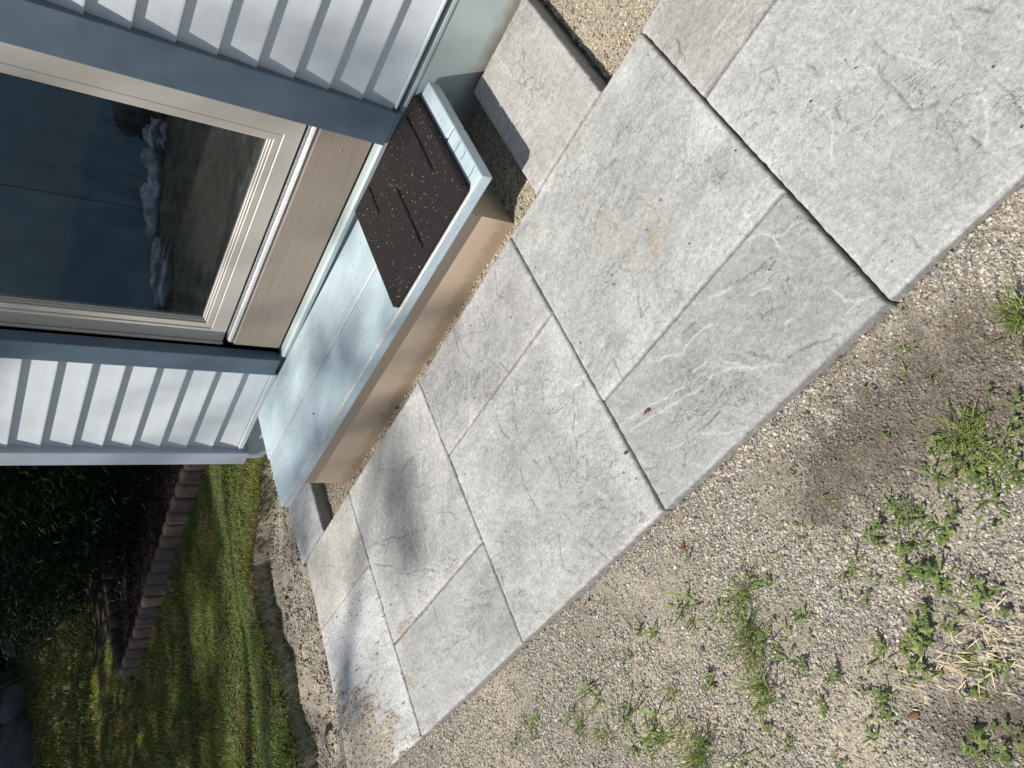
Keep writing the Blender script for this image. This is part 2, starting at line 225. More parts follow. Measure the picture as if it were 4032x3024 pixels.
# ---------------------------------------------------------------- slabs
def segd(px,py,L):
    d=np.full(px.shape,9.)
    for (ax,ay),(bx,by) in zip(L[:-1],L[1:]):
        vx,vy=bx-ax,by-ay; t=np.clip(((px-ax)*vx+(py-ay)*vy)/(vx*vx+vy*vy+1e-12),0,1)
        d=np.minimum(d,np.hypot(px-ax-t*vx,py-ay-t*vy))
    return d
TAN=[(.55,-1.774,.05),(.597,-1.55,.06),(.72,-1.819,.045),(.731,-1.545,.045),(.56,-1.60,.05),(.717,-1.336,.022),(.69,-1.23,.028),(.653,-1.09,.05),(.70,-1.19,.04),(.60,-1.12,.03),(2.705,-1.281,.05),(2.533,-1.30,.08),(2.60,-1.38,.06),(2.40,-1.38,.08),(1.955,-1.329,.1),(2.0,-.62,.03),(1.62,-.60,.03)]
WHT=[(.795,-.975,.009),(.457,-1.012,.02),(.719,-.84,.008),(.37,-1.15,.04),(2.55,-.95,.12),(2.3,-1.0,.07),(.43,-1.44,.03)]
GRT=[(.637,-1.050,.010),(.63,-1.068,.013),(.645,-1.035,.008),(2.125,-.885,.017),(2.145,-.873,.012),(2.14,-.905,.012),(2.189,-.75,.018),(2.20,-.735,.012),(.349,-.613,.006),(.349,-.62,.005)]
def dirt(x,y):
    d=sm(2.10,2.62,x+.45*(y+.583))*sm(-1.08,-.66,y)
    n=fbm(x*.75,y*2.2,22,4,51)
    return sm(.0,.16,d*1.15-.40-(n-.5)*1.7)*.9*(.12+.88*(d>.04))
SAND_=np.array([.42,.36,.28])
mp=M('paver_concrete',.82,.25); pn=mp.ramp(mp.noise(230,8,rough=.72),(.36,.74),(.50,1.0),(.64,1.17)); pv=mp.ramp(mp.noise(75,8,mp.obj((1,1.6,1),(0,0,.5)),.7),(.36,.86),(.5,1.0),(.66,1.09))
rn=mp.noise(11,6,mp.obj((.8,1.5,1),(0,0,.8)),.6,.6); rl=mp.math('ABSOLUTE',mp.math('SUBTRACT',rn,.5)); rmask=mp.ramp(mp.noise(5,3),(.50,0),(.60,1))
fis=mp.math('MULTIPLY',mp.ramp(rl,(.0,1),(.007,0)),rmask)
pc=mp.mix(1,mp.mix(1,mp.attr(),pn,'MULTIPLY'),pv,'MULTIPLY')
pd=mp.vor(95); pit=mp.ramp(pd,(.07,.55),(.11,1)); mp.color(mp.mix(mp.math('MULTIPLY',fis,.45),mp.mix(1,pc,pit,'MULTIPLY'),(.16,.155,.15)))
mp.bump(mp.math('SUBTRACT',1,fis),.0016,.8)
mp.bump(mp.noise(160,8,rough=.78),.0030,.8).bump(mp.noise(700,3),.0006,.6)
def slab(x0,x1,y0,y1,seed,tint,zo,label,cut=None,group='grey paving slabs of the patio',dark=0,res=.0034):
    nx=int((x1-x0)/res)+1; ny=int((y1-y0)/res)+1
    u=np.linspace(x0,x1,nx); v=np.linspace(y0,y1,ny); X,Y,F=grid(u,v)
    ex=np.minimum(X-x0,x1-X); ey=np.minimum(Y-y0,y1-Y); e=np.minimum(ex,ey)
    Z=zo+(fbm(X,Y,5,2,seed)-.5)*.0025+(fbm(X*.6,Y*1.4,30,5,seed+9)-.5)*.0026+(fbm(X,Y,110,3,seed+5)-.5)*.0020
    chip=.0022+.009*np.clip(fbm(X+Y,X-Y,30,3,seed+3)-.55,0,1)
    Z=Z-.0045*np.exp(-(e/chip)**2)
    th=seed*1.7; Xr=X*math.cos(th)+Y*math.sin(th); Yr=-X*math.sin(th)+Y*math.cos(th)
    q=fbm(Xr*.55,Yr*1.5,5.5,5,seed+60)*11+fbm(X,Y,60,2,seed+61)*.5; fr_=q-np.floor(q); mk_=sm(.42,.62,fbm(X,Y,4.5,3,seed+62))
    stp=np.exp(-(fr_/.07)**2)*mk_; Z=Z+mk_*.0011*(sm(0,.10,fr_)-fr_); strk=fbm(Xr*.35,Yr*2.6,34,4,seed+63)
    n=fbm(X,Y,6,4,seed+20); n2=fbm(X*.5,Y*1.5,30,4,seed+21); n3=fbm(X,Y,120,3,seed+22)
    c=np.array([.440,.437,.426])*np.array(tint)
    n4=fbm(X,Y,210,2,seed+23); a=(.66+.22*n+.26*n2+.24*n3+.34*(n4-.5)+.22*(strk-.5)-.10*stp-.16*sm(.48,.64,fbm(X,Y,4.2,4,seed+64)))[...,None]*c
    a=a*(1+.13*np.exp(-e/.035)*(.5+n2))[...,None]
    ld=np.full(X.shape,9.); ll=np.full(X.shape,9.)
    bb=lambda L:(max(p[0] for p in L)>x0-.02 and min(p[0] for p in L)<x1+.02 and max(p[1] for p in L)>y0-.02 and min(p[1] for p in L)<y1+.02)
    wx=X+(vn(X*60,Y*60,5)-.5)*.007; wy=Y+(vn(X*60,Y*60,6)-.5)*.007
    for L in DARK:
        if bb(L): ld=np.minimum(ld,segd(wx,wy,L))
    for L in LIGHT:
        if bb(L): ll=np.minimum(ll,segd(wx,wy,L))
    vary=.1+1.25*fbm(X,Y,45,3,8)**1.3*1.4
    Z=Z-.0016*np.exp(-(ld/.0022)**2)*vary+.0006*np.exp(-(ll/.0028)**2)*vary
    a=a*(1-.60*np.exp(-(ld/.0017)**2)*np.clip(vary,0,1))[...,None]
    g=np.exp(-(ll/.0023)**2)[...,None]*np.clip(vary+.25,0,1)[...,None]*.85; a=a*(1-g)+g*np.array([.62,.61,.58])
    # extra fine fissures of the slate-like cast
    q=np.abs(fbm(X*.8+.02*fbm(X,Y,9,2,seed+31),Y*1.6,13,3,seed+30)-.5); fs=np.exp(-(q/.005)**2)*sm(.50,.60,fbm(X,Y,9,2,seed+33)); Z=Z-.0010*fs; a=a*(1-.20*fs)[...,None]
    t=np.clip(blob(X,Y,TAN,61,.9)*(.1+2.2*np.clip(n3+n2-.95,0,1)),0,.8)[...,None]*.6; a=a*(1-t)+t*np.array([.40,.365,.30])
    t=blob(X,Y,WHT,62,.8)[...,None]*.55; a=a*(1-t)+t*np.array([.60,.60,.60])
    t=sm(.35,.6,blob(X,Y,GRT,63,1.3))[...,None]*.8*(n3>.42)[...,None]; a=a*(1-t)+t*np.array([.40,.32,.21])
    pit=(vn(X*230,Y*230,seed+40)>.985)[...,None]; a=np.where(pit,a*.45,a)
    d=dirt(X,Y); Z=Z+d*.0018*(.4+n3); a=a*(1-.93*d[...,None])+.93*d[...,None]*SAND_*(.6+.8*n3[...,None])
    jx=(fbm(X*0+x0,Y,55,3,seed+6)-.5)*.0035; jy=(fbm(X,Y*0+y0,55,3,seed+7)-.5)*.0035
    XX=X+jx*np.exp(-ex/.01); YY=Y+jy*np.exp(-ey/.01)
    if cut: XX=XX+cut(X,Y)*sm(.5,1,(X-x0)/(x1-x0))
    top=np.stack([XX,YY,Z],-1).reshape(-1,3); col=a.reshape(-1,3)
    loop=[i*ny for i in range(nx)]+[(nx-1)*ny+j for j in range(1,ny)]+[i*ny+ny-1 for i in range(nx-2,-1,-1)]+[j for j in range(ny-2,0,-1)]
    loop=np.array(loop); m=len(loop); N=len(top); V=[top]; CC=[col]
    for k,zz in enumerate((-.012,-.03,-.062)):
        b=top[loop].copy(); b[:,2]=zz; b[:,:2]+=rng.normal(0,.0006,(m,2)); V.append(b)
        CC.append(np.tile(np.array([.40,.39,.37])*(.95+.05*k),(m,1))*rng.uniform(.85,1.1,(m,1)))
    r0=loop; Fs=[F]
    for k in range(3):
        r1=N+k*m+np.arange(m); Fs.append(np.stack([r1,np.roll(r1,-1),np.roll(r0,-1),r0],-1)); r0=r1
    return mk('paving_slab',np.concatenate(V),np.concatenate(Fs),mp.m,col=np.concatenate(CC),label=label,cat='paving slab',group=group)
g=.003
slab(-.27,.345,-1.197,-.583,1,(1.0,1.0,1.0),.001,'large square grey slab at the right end of the patio, veined with branching ridges')
slab(-.27,.345,-1.487,-1.203,2,(.88,.855,.83),.0035,'brownish grey narrow slab with pale scratch lines at the top edge of the photo')
slab(-.89,-.276,-1.197,-.583,3,(1.0,1.0,1.0),.001,'square grey slab beyond the right end of the photo, next to the large veined slab')
slab(.3515,.9705,-1.487,-.889,4,(1.04,1.04,1.02),.002,'large square pale slab with tan stains in front of the mat end of the step')
slab(.352,.970,-.884,-.583,5,(.84,.845,.85),0,'darker grey narrow slab with long white veins along the gravel edge')
slab(.9755,1.5835,-1.487,-1.190,6,(.90,.89,.89),.003,'narrow grey slab with thin cracks touching the middle of the step riser')
slab(.9755,1.5835,-1.185,-.583,7,(1.05,1.045,1.03),.001,'large square pale slab with long wavy cracks in the middle of the patio')
slab(1.587,2.213,-1.487,-.889,8,(1.06,1.05,1.03),.002,'large square slab crossed by a soft dark leaf shadow beside the step')
slab(1.587,2.213,-.884,-.583,9,(.92,.92,.93),0,'narrow grey slab with sandy smudges along the gravel, second from the far end')
cf=lambda X,Y:np.interp(Y,[-1.49,-1.07,-.58],[-.045,-.012,.04])
slab(2.216,2.735,-1.487,-1.190,10,(1.08,1.04,.98),.002,'small warm grey slab with a curved crack near the far left corner of the step',cut=cf)
slab(2.216,2.735,-1.185,-.583,11,(1.18,1.18,1.18),.002,'pale dirt covered end slab at the far corner of the patio',cut=cf)
slab(.512,.826,-1.990,-1.493,12,(.98,.955,.92),.004,'single tan stained slab between house base and patio, right of the step',group=None)
slab(2.485,2.735,-1.990,-1.493,13,(.92,.93,.95),.002,'bluish grey slab in shade partly under the far end of the step',group=None)
# grit grains and crumbs lying on the slabs
n=20000; x=rng.uniform(1.9,2.78,n); y=rng.uniform(-1.2,-.57,n); k=rng.random(n)<(dirt(x,y)*.45+.006+.03*blob(x,y,[(2.36,-.9,.2)],3)); x=x[k];y=y[k]
stones('spilled_dirt',np.stack([x,y,x*0+.006],-1),.0008+.0030*rng.random(len(x))**3,stcol(len(x),.12),ms.m,'spilled sand and grit scattered over the far corner of the patio','dirt')
n=1500; x=rng.uniform(0,2.7,n); y=rng.uniform(-1.48,-.6,n); x[:80]=rng.normal(2.35,.06,80);y[:80]=rng.normal(-1.10,.03,80)
C=np.where((rng.random(n)<.6)[:,None],np.array([.10,.05,.035]),np.array([.5,.47,.4])); k=rng.random(n)<.22; k[:80]=True
stones('crumbs',np.stack([x,y,x*0+.0045],-1)[k],(.0007+.0022*rng.random(n)**3)[k],C[k],ms.m,'tiny dark crumbs and grains lying loose on the patio slabs','crumbs')
# ---------------------------------------------------------------- house
YW=-2.007
siding=smat('siding_vinyl',(.54,.58,.60),.45,.4,f=6,amt=.05,bd=0)
v=siding.obj((3,3,1)); siding.color(siding.mix(1,siding.ramp(siding.noise(6,5,siding.obj((3,3,1))),(.3,(.58,.62,.645)),(.7,(.63,.67,.685))),siding.ramp(siding.noise(1.6,6,siding.obj((1,1,2.5)),.65),(.3,.90),(.6,1.03)),'MULTIPLY')); wv=siding.n('TexWave'); wv.wave_type='BANDS'; wv.bands_direction='X'; wv.inputs['Scale'].default_value=60; wv.inputs['Distortion'].default_value=7; wv.inputs['Detail'].default_value=3; siding.l(siding.obj((1,1,.12)),wv.inputs[0]); siding.bump(wv.outputs['Fac'],.0005,.5)
trimb=smat('trim_blue_paint',(.098,.140,.182),.4,.45,f=14,amt=.10,bf=60,bd=.0005)
post=smat('corner_post_vinyl',(.40,.45,.51),.45,.4,f=8,amt=.05,bf=80,bd=.0003)
band=smat('base_board_paint',(.42,.49,.48),.5,.4,f=10,amt=.10,bf=60,bd=.0006)
bz=band.xyz(); bd_=band.ramp(band.math('ADD',bz['Z'],band.math('MULTIPLY',band.noise(28,6,rough=.7),.09)),(.045,1),(.085,0)); band.color(band.mix(bd_,band.mix(band.ramp(band.noise(90,5,rough=.75),(.66,0),(.69,.6)),band.ramp(band.noise(10,5),(.3,(.39,.455,.445)),(.7,(.44,.51,.50))),(.30,.30,.27)),(.33,.31,.26)))
doorm=smat('door_frame_paint',(.50,.465,.41),.4,.45,f=8,amt=.04,bf=50,bd=.0002)
darkm=smat('shadow_gap',(.03,.03,.03),.9,.1,bd=0)  # near-black stands in for shade in the wall and door gaps
alu=M('bare_aluminium',.42,.5,Metallic=1.0); alu.color((.62,.62,.62)); alu.bump(alu.noise(50,3,alu.obj((1,30,60))),.0004,.5)
house=empty('house',(0,YW,0),label='pale blue clapboard house wall with tan glazed door above the wooden step',cat='house')
def hp(name,bm,m,par=None,**k):
    o=fb(name,bm,m,par or house,**k); 
    if par is None: o.matrix_parent_inverse=house.matrix_world.inverted() if False else Matrix.Translation((0,-YW,0))
    return o
# walls (core) with door opening x 1.07..2.06, z .40..2.45
bm=bmesh.new(); H=2.9
box(bm,-3.5,1.07,YW-.14,YW-.03,-.2,H); box(bm,2.06,2.64,YW-.14,YW-.03,-.2,H); box(bm,1.07,2.06,YW-.14,YW-.057,-.2,.40); box(bm,1.07,2.06,YW-.14,YW-.03,2.45,H)
box(bm,2.60,2.69,-8,YW-.14,-.2,H); hp('wall',bm,darkm.m)
# siding courses
def course(bm,x0,x1):
    k=0
    while .196+.102*k<H:
        z=.211+.102*k
        prism(bm,[(YW-.029,z+.001),(YW-.001,z),(YW+.004,z+.002),(YW+.004,z+.006),(YW-.0005,z+.028),(YW-.0085,z+.075),(YW-.0125,z+.104),(YW-.029,z+.104)],x0,x1); k+=1
bm=bmesh.new(); course(bm,-3.5,.985)
box(bm,-3.5,.955,YW-.028,YW+.012,.203,.2125,.003); hp('siding',bm,siding.m)
bm=bmesh.new(); course(bm,2.13,2.632); box(bm,2.148,2.63,YW-.028,YW+.010,.188,.2105,.003); hp('siding',bm,siding.m)
bm=bmesh.new()
for k in range(27):
    z=.211+.102*k; prism(bm,[(2.689,z+.001),(2.712,z),(2.714,z+.006),(2.701,z+.104),(2.689,z+.104)],-8,YW-.09,'y')
hp('siding',bm,siding.m)
# corner post (L-shaped outside corner with lips)
bm=bmesh.new(); prism(bm,[(2.628,YW-.02),(2.628,YW+.022),(2.632,YW+.025),(2.706,YW+.025),(2.710,YW+.022),(2.730,YW+.004),(2.730,YW-.09),(2.716,YW-.09),(2.716,YW-.02)],.162,H,'z'); hp('corner_post',bm,post.m)
# base boards
bm=bmesh.new(); prism(bm,[(YW-.028,-.12),(YW,-.12),(YW,.168),(YW+.004,.173),(YW+.004,.182),(YW-.004,.187),(YW-.028,.189)],-3.5,.962); hp('base_board',bm,band.m)
bm=bmesh.new(); prism(bm,[(YW-.028,-.12),(YW-.001,-.12),(YW-.001,.176),(YW+.009,.182),(YW+.010,.196),(YW+.002,.203),(YW-.028,.207)],.9635,2.045); hp('base_board',bm,band.m)
bm=bmesh.new(); box(bm,2.046,2.695,YW-.030,YW-.020,-.12,.20,.002); hp('base_board',bm,band.m)
bm=bmesh.new(); box(bm,2.689,2.70,-8,YW-.021,-.12,.20); hp('base_board',bm,band.m)
# door trim
bm=bmesh.new(); box(bm,.960,1.075,YW-.07,YW+.022,.198,2.5,.002); hp('door_trim',bm,trimb.m)
bm=bmesh.new(); box(bm,2.060,2.145,YW-.075,YW+.016,.205,2.5,.003); hp('door_trim',bm,trimb.m)
bm=bmesh.new(); box(bm,.965,2.14,YW-.07,YW+.011,2.45,2.56,.002); hp('door_trim',bm,trimb.m)
# threshold board
kick=M('threshold_board_paint',.6,.3); gv=kick.obj((1.2,14,60)); gn=kick.noise(2.2,6,gv,dist=1.2)
kick.color(kick.ramp(gn,(.2,(.29,.235,.19)),(.6,(.335,.275,.22)),(.9,(.36,.30,.24)))); kick.bump(gn,.002,.6).bump(kick.noise(8,5,kick.obj((1,20,110))),.0012,.5)
bm=bmesh.new(); box(bm,1.078,2.030,YW-.054,YW-.018,.214,.386,.004); tb=hp('threshold_board',bm,kick.m)
cr=smat('cracked_caulk',(.52,.49,.43),.8,.2,f=60,amt=.25,bd=.002,bf=150)
bm=bmesh.new(); prism(bm,[(YW-.054,.3865),(YW-.024,.3865),(YW-.030,.3925),(YW-.054,.3945)],1.08,2.028); fb('caulk_line',bm,cr.m,tb,label='cracked pale caulk along the top of the board')
nm=smat('painted_nail',(.40,.33,.27),.5,.4,bd=0)
for x,z in ((1.150,.300),(1.90,.335),(1.93,.25),(1.275,.30),(1.46,.31)):
    bm=bmesh.new(); bmesh.ops.create_uvsphere(bm,u_segments=12,v_segments=6,radius=.0038)
    for q in bm.verts: q.co=Vector((x+q.co.x,YW-.018+q.co.y*.4,z+q.co.z))
    fb('nail_head',bm,nm.m,tb,smooth=True)
# aluminium sill
bm=bmesh.new(); prism(bm,[(YW-.056,.396),(YW-.020,.395),(YW-.0185,.398),(YW-.022,.405),(YW-.030,.409),(YW-.056,.4105)],1.08,2.018)
for i in range(4): box(bm,1.08,2.018,YW-.030-i*.006,YW-.027-i*.006,.405,.4108)
hp('door_sill',bm,alu.m)
# storm door
dm=doorm.m; YD=-2.052
def ring(bm,x0,x1,z0,z1,w,wb,y0,y1,bev=.003):
    # mitred rectangular frame
    o=[(x0,z0),(x1,z0),(x1,z1),(x0,z1)]; i=[(x0+w,z0+wb),(x1-w,z0+wb),(x1-w,z1-w),(x0+w,z1-w)]
    def vs(L,y): return [bm.verts.new((p[0],y,p[1])) for p in L]
    s=bev; oo=[(x0+s,z0+s),(x1-s,z0+s),(x1-s,z1-s),(x0+s,z1-s)]; ii=[(x0+w-s,z0+wb-s),(x1-w+s,z0+wb-s),(x1-w+s,z1-w+s),(x0+w-s,z1-w+s)]
    A=vs(o,y0);B=vs(o,y1-s);Cc=vs(oo,y1);D=vs(ii,y1);E=vs(i,y1-s);Fq=vs(i,y0)
    for P,Q in ((A,B),(B,Cc),(Cc,D),(D,E),(E,Fq)):
        for k in range(4): bm.faces.new((P[k],P[(k+1)%4],Q[(k+1)%4],Q[k]))
bm=bmesh.new(); ring(bm,1.104,2.044,.416,2.4495,.060,.055,YD-.03,YD); door=hp('door',bm,dm,label='tan metal storm door with one tall dark glass pane')
bm=bmesh.new(); ring(bm,1.1645,1.9835,.4715,2.389,.022,.022,YD-.028,YD-.0025,.002); fb('glazing_frame',bm,dm,door)
bm=bmesh.new()
# stepped rebate down to the glass
ring(bm,1.187,1.961,.494,2.3665,.006,.007,YD-.03,YD-.008,.002); ring(bm,1.1935,1.9545,.5015,2.360,.005,.005,YD-.03,YD-.014,.0015); fb('glazing_bead',bm,dm,door)
bm=bmesh.new(); box(bm,2.0455,2.0565,YD-.03,YD+.006,.414,2.44,.003); hp('door_jamb',bm,dm)
bm=bmesh.new(); box(bm,1.078,1.098,YD-.04,YD-.012,.414,2.44,.002); hp('door_jamb',bm,darkm.m)  # right jamb coloured near-black as gap shade
bm=bmesh.new(); box(bm,1.104,2.044,YD-.026,YD-.008,.4115,.4155); fb('door_gap_shade',bm,darkm.m,door)  # near-black strip painted as the shaded gap below the door
gl=M('glass_pane'); 
t=gl.t; t.nodes.remove(gl.b); out=t.nodes['Material Output']; tr=gl.n('BsdfTransparent'); tr.inputs[0].default_value=(.78,.84,.86,1); gs=gl.n('BsdfGlossy'); gs.inputs['Roughness'].default_value=.004; fr=gl.n('Fresnel'); fr.inputs[0].default_value=1.5
df=gl.n('BsdfDiffuse'); df.inputs[0].default_value=(.4,.5,.55,1)
mx=gl.n('MixShader'); geo=gl.n('NewGeometry'); fac=gl.math('MULTIPLY',gl.math('MULTIPLY',fr.outputs[0],1.7),gl.math('SUBTRACT',1,geo.outputs['Backfacing'])); gl.l(fac,mx.inputs[0]); gl.l(tr.outputs[0],mx.inputs[1]); gl.l(gs.outputs[0],mx.inputs[2])
m2=gl.n('MixShader'); dn=gl.ramp(gl.noise(14,6,gl.obj((1,1,.5)),.7),(.40,.004),(.8,.03)); gl.l(dn,m2.inputs[0]); gl.l(mx.outputs[0],m2.inputs[1]); gl.l(df.outputs[0],m2.inputs[2]); gl.l(m2.outputs[0],out.inputs[0])
bm=bmesh.new(); box(bm,1.199,1.949,YD-.024,YD-.0195,.507,2.3545); fb('glass_pane',bm,gl.m,door)
# room behind the glass
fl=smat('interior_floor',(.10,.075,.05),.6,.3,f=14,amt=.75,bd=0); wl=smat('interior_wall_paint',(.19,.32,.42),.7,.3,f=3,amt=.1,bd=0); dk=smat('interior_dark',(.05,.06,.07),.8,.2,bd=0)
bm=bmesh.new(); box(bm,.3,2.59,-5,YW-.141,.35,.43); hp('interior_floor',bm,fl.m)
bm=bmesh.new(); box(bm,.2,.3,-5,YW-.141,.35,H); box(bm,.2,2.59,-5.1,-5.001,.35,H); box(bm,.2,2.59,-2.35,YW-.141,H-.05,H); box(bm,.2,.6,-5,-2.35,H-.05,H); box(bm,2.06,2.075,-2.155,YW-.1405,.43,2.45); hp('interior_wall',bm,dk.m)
fg=M('added_light_diffuser'); fg.t.nodes.remove(fg.b); ft=fg.n('BsdfTranslucent'); ft.inputs[0].default_value=(.8,.85,.9,1); fg.l(ft.outputs[0],fg.t.nodes['Material Output'].inputs[0])  # added translucent ceiling panel that lets daylight in to brighten the room
bm=bmesh.new(); box(bm,.6,2.59,-5,-2.351,H-.04,H-.02); hp('added_light_panel',bm,fg.m)
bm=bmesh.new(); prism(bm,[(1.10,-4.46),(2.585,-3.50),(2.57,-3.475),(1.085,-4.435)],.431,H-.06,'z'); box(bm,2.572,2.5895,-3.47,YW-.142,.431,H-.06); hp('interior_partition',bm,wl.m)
# ---------------------------------------------------------------- downspout end (part of the house)
pw=smat('white_plastic',(.72,.74,.74),.45,.4,f=40,amt=.12,bd=.0004)
bm=bmesh.new()
def fl_ring(cx,cy,rx,ry,z,n=72,fl=.0045,ns=18):
    return [bm.verts.new((cx+(rx+fl*math.cos(ns*a))*math.copysign(abs(math.cos(a))**.6,math.cos(a)),cy+(ry+fl*math.cos(ns*a))*math.copysign(abs(math.sin(a))**.6,math.sin(a)),z)) for a in [2*math.pi*i/n for i in range(n)]]
R0=None
for z,rx,f in ((.150,.036,.001),(.146,.041,.002),(.135,.041,.0045),(.075,.039,.0045),(.062,.037,.003)):
    Rg=fl_ring(2.745,-2.093,rx*.85,rx*.72,z-.018,fl=f)
    if R0: 
        for i in range(72): bm.faces.new((R0[i],R0[(i+1)%72],Rg[(i+1)%72],Rg[i]))
    else: bm.faces.new(Rg)
    R0=Rg
bm.faces.new(R0[::-1]); hp('downspout_end',bm,pw.m,smooth=False)
# ---------------------------------------------------------------- wooden step
HX=lambda x:(x-.84)*.030
step=empty('wooden_step',(1.6,-1.77,-.06),label='weathered light blue wooden step with tan riser below the door',cat='step')
def sp(name,bm,m,par=None,**k):
    o=fb(name,bm,m,par or step,**k)
    if par is None: o.matrix_parent_inverse=Matrix.Translation((-1.6,1.77,.06))
    return o
def treadmat(yfront):
    m=M('tread_paint',.34,.5)
    grain=m.noise(2.0,6,m.obj((2.2,60,60)),.6); fine=m.noise(30,4,m.obj((.3,6,6)))
    c=m.ramp(m.noise(7,5),(.3,(.46,.57,.62)),(.7,(.53,.64,.69)))
    c=m.mix(m.ramp(grain,(.60,0),(.70,.35)),c,(.38,.47,.50))
    sc=m.ramp(m.noise(5,5,m.obj((7,55,55)),.7),(.60,0),(.65,.85)); c=m.mix(sc,c,(.13,.16,.17))
    pk=m.ramp(m.noise(9,6,m.obj((3,30,30)),.7),(.66,0),(.69,.8)); c=m.mix(pk,c,(.66,.60,.50)); c=m.mix(1,c,m.ramp(m.noise(3.2,6,m.obj((1,3,3)),.65),(.3,.84),(.62,1.04)),'MULTIPLY')
    x=m.xyz()
    # paint worn to wood along the edges of the board
    for y0,wd,th in yfront:
        zt_=m.math('ADD',m.math('MULTIPLY',x['X'],.030),.1268); d=m.math('MAXIMUM',m.math('ABSOLUTE',m.math('SUBTRACT',x['Y'],y0)),m.math('ABSOLUTE',m.math('SUBTRACT',x['Z'],zt_))); e=m.math('SUBTRACT',1,m.math('DIVIDE',d,wd)); e=m.math('MAXIMUM',e,0)
        k=m.ramp(m.math('MULTIPLY',e,m.noise(22,6,m.obj((.8,6,6)),.75)),(th,0),(th+.06,.9)); c=m.mix(k,c,m.ramp(m.noise(60,3),(.4,(.55,.44,.33)),(.6,(.70,.64,.54))))
    m.color(c); m.bump(grain,.0012,.5).bump(fine,.0006,.6); return m
tmF=treadmat([(-1.5395,.0095,.30),(-1.7595,.008,.27)]); tmB=treadmat([(-1.7645,.007,.27)])
def board(bm,x0,x1,y0,y1): box(bm,x0,x1,y0,y1,.114,.152,.005,3,tilt=HX)
def knife(bm): pass
bm=bmesh.new(); board(bm,.838,2.374,-1.7595,-1.538); sp('tread_board',bm,tmF.m,label='front tread board with paint worn off its front edge')
bm=bmesh.new(); board(bm,.838,2.386,-1.9955,-1.7645); sp('tread_board',bm,tmB.m)
endg=smat('end_grain_crack',(.04,.045,.045),.9,.1,bd=0)
tr0=[o for o in step.children][0]
rm=M('riser_paint',.55,.35); rz=rm.xyz(); rs_=rm.ramp(rm.math('ADD',rz['Z'],rm.math('MULTIPLY',rm.noise(30,6,rough=.75),.11)),(.030,.4),(.060,0))
rm.color(rm.mix(rm.math('MAXIMUM',rs_,rm.ramp(rm.noise(70,4,rough=.75),(.66,0),(.69,.7))),rm.ramp(rm.noise(5,5),(.3,(.55,.43,.315)),(.7,(.61,.485,.365))),(.2,.14,.09))); rm.bump(rm.noise(30,5,rm.obj((1,5,5))),.0008,.5)
def rprism(bm,x0,x1,y0,y1,zb):
    prism(bm,[(x0,zb),(x1,zb),(x1,.1135+HX(x1)),(x0,.1135+HX(x0))],y0,y1,'y')
bm=bmesh.new(); rprism(bm,.978,2.262,-1.602,-1.567,-.09); sp('riser',bm,rm.m)
bm=bmesh.new(); rprism(bm,.980,1.015,-1.99,-1.604,-.09); sp('side_board',bm,rm.m)
bm=bmesh.new(); rprism(bm,2.225,2.260,-1.99,-1.604,-.09); sp('side_board',bm,rm.m)
# dark cracks in the exposed board end and a hole in the tread
bm=bmesh.new()
def crack(bm,pts,w):
    pts=[Vector(p) for p in pts]
    for a,b in zip(pts[:-1],pts[1:]):
        d=(b-a); n=Vector((-d.y,d.x,0)).normalized()*w if abs(d.z)<1e-4 else Vector((0,w,0))
        q=[bm.verts.new(p) for p in (a-n,a+n,b+n,b-n)]; bm.faces.new(q)
zt=lambda x:.152+HX(x)+.0006
for y0,Lc in ((-1.758,.07),(-1.70,.045),(-1.655,.03),(-1.585,.04)):
    bm=bmesh.new(); crack(bm,[(.844,y0,zt(.844)),(.844+Lc*.5,y0+.004,zt(.844+Lc*.5)),(.844+Lc,y0+.002,zt(.844+Lc))],.0011)
    fb('end_crack',bm,endg.m,tr0)
for x,y,r in ((1.965,-1.655,.0055),):
    bm=bmesh.new(); c=[bm.verts.new((x+r*.7*math.cos(a),y+r*math.sin(a),zt(x)+.0004)) for a in [i*.524 for i in range(12)]]; bm.faces.new(c)
fb('knot_hole',bm,endg.m,tr0)
# ---------------------------------------------------------------- mat
mm=M('rubber_crumb',.85,.25); sp_=mm.vor(360); spk=mm.n('TexVoronoi'); spk.inputs['Scale'].default_value=260; mm.l(mm.tc.outputs['Object'],spk.inputs[0])
rr=mm.n('SeparateColor'); mm.l(spk.outputs['Color'],rr.inputs[0]); sz_=mm.math('ADD',mm.math('MULTIPLY',rr.outputs[1],.30),.12); sel=mm.math('GREATER_THAN',rr.outputs[0],.955); dot=mm.math('LESS_THAN',spk.outputs['Distance'],sz_); msk=mm.math('MULTIPLY',sel,dot)
mm.color(mm.mix(msk,mm.ramp(mm.noise(500,3),(.35,(.008,.007,.007)),(.7,(.045,.037,.036))),(.62,.60,.50))); mm.bump(mm.noise(420,4,rough=.7),.003,.9)
mx0,mx1,my0,my1=.889,1.343,-2.003,-1.546
nx,ny=240,240; u=np.linspace(mx0,mx1,nx); v=np.linspace(my0,my1,ny); X,Y,F=grid(u,v)
e=np.minimum(np.minimum(X-mx0,mx1-X),np.minimum(Y-my0,my1-Y))
Z=.152+(X-.84)*.030+.022+(fbm(X,Y,300,2,3)-.5)*.0014-.008*np.exp(-(e/.006)**2)
for (ax,ay),(bx,by) in (((.955,-1.98),(.955,-1.86)),((.955,-1.855),(.960,-1.72)),((1.225,-1.985),(1.23,-1.86)),((1.115,-1.83),(1.117,-1.70)),((1.117,-1.69),(1.12,-1.575))):
    t=segd(X,Y,[(ax,ay),(bx,by)]); Z-=.009*np.exp(-(t/.0035)**2)
cxr=np.abs(X-(mx0+mx1)/2)-(mx1-mx0)/2+.014; cyr=np.abs(Y-(my0+my1)/2)-(my1-my0)/2+.014
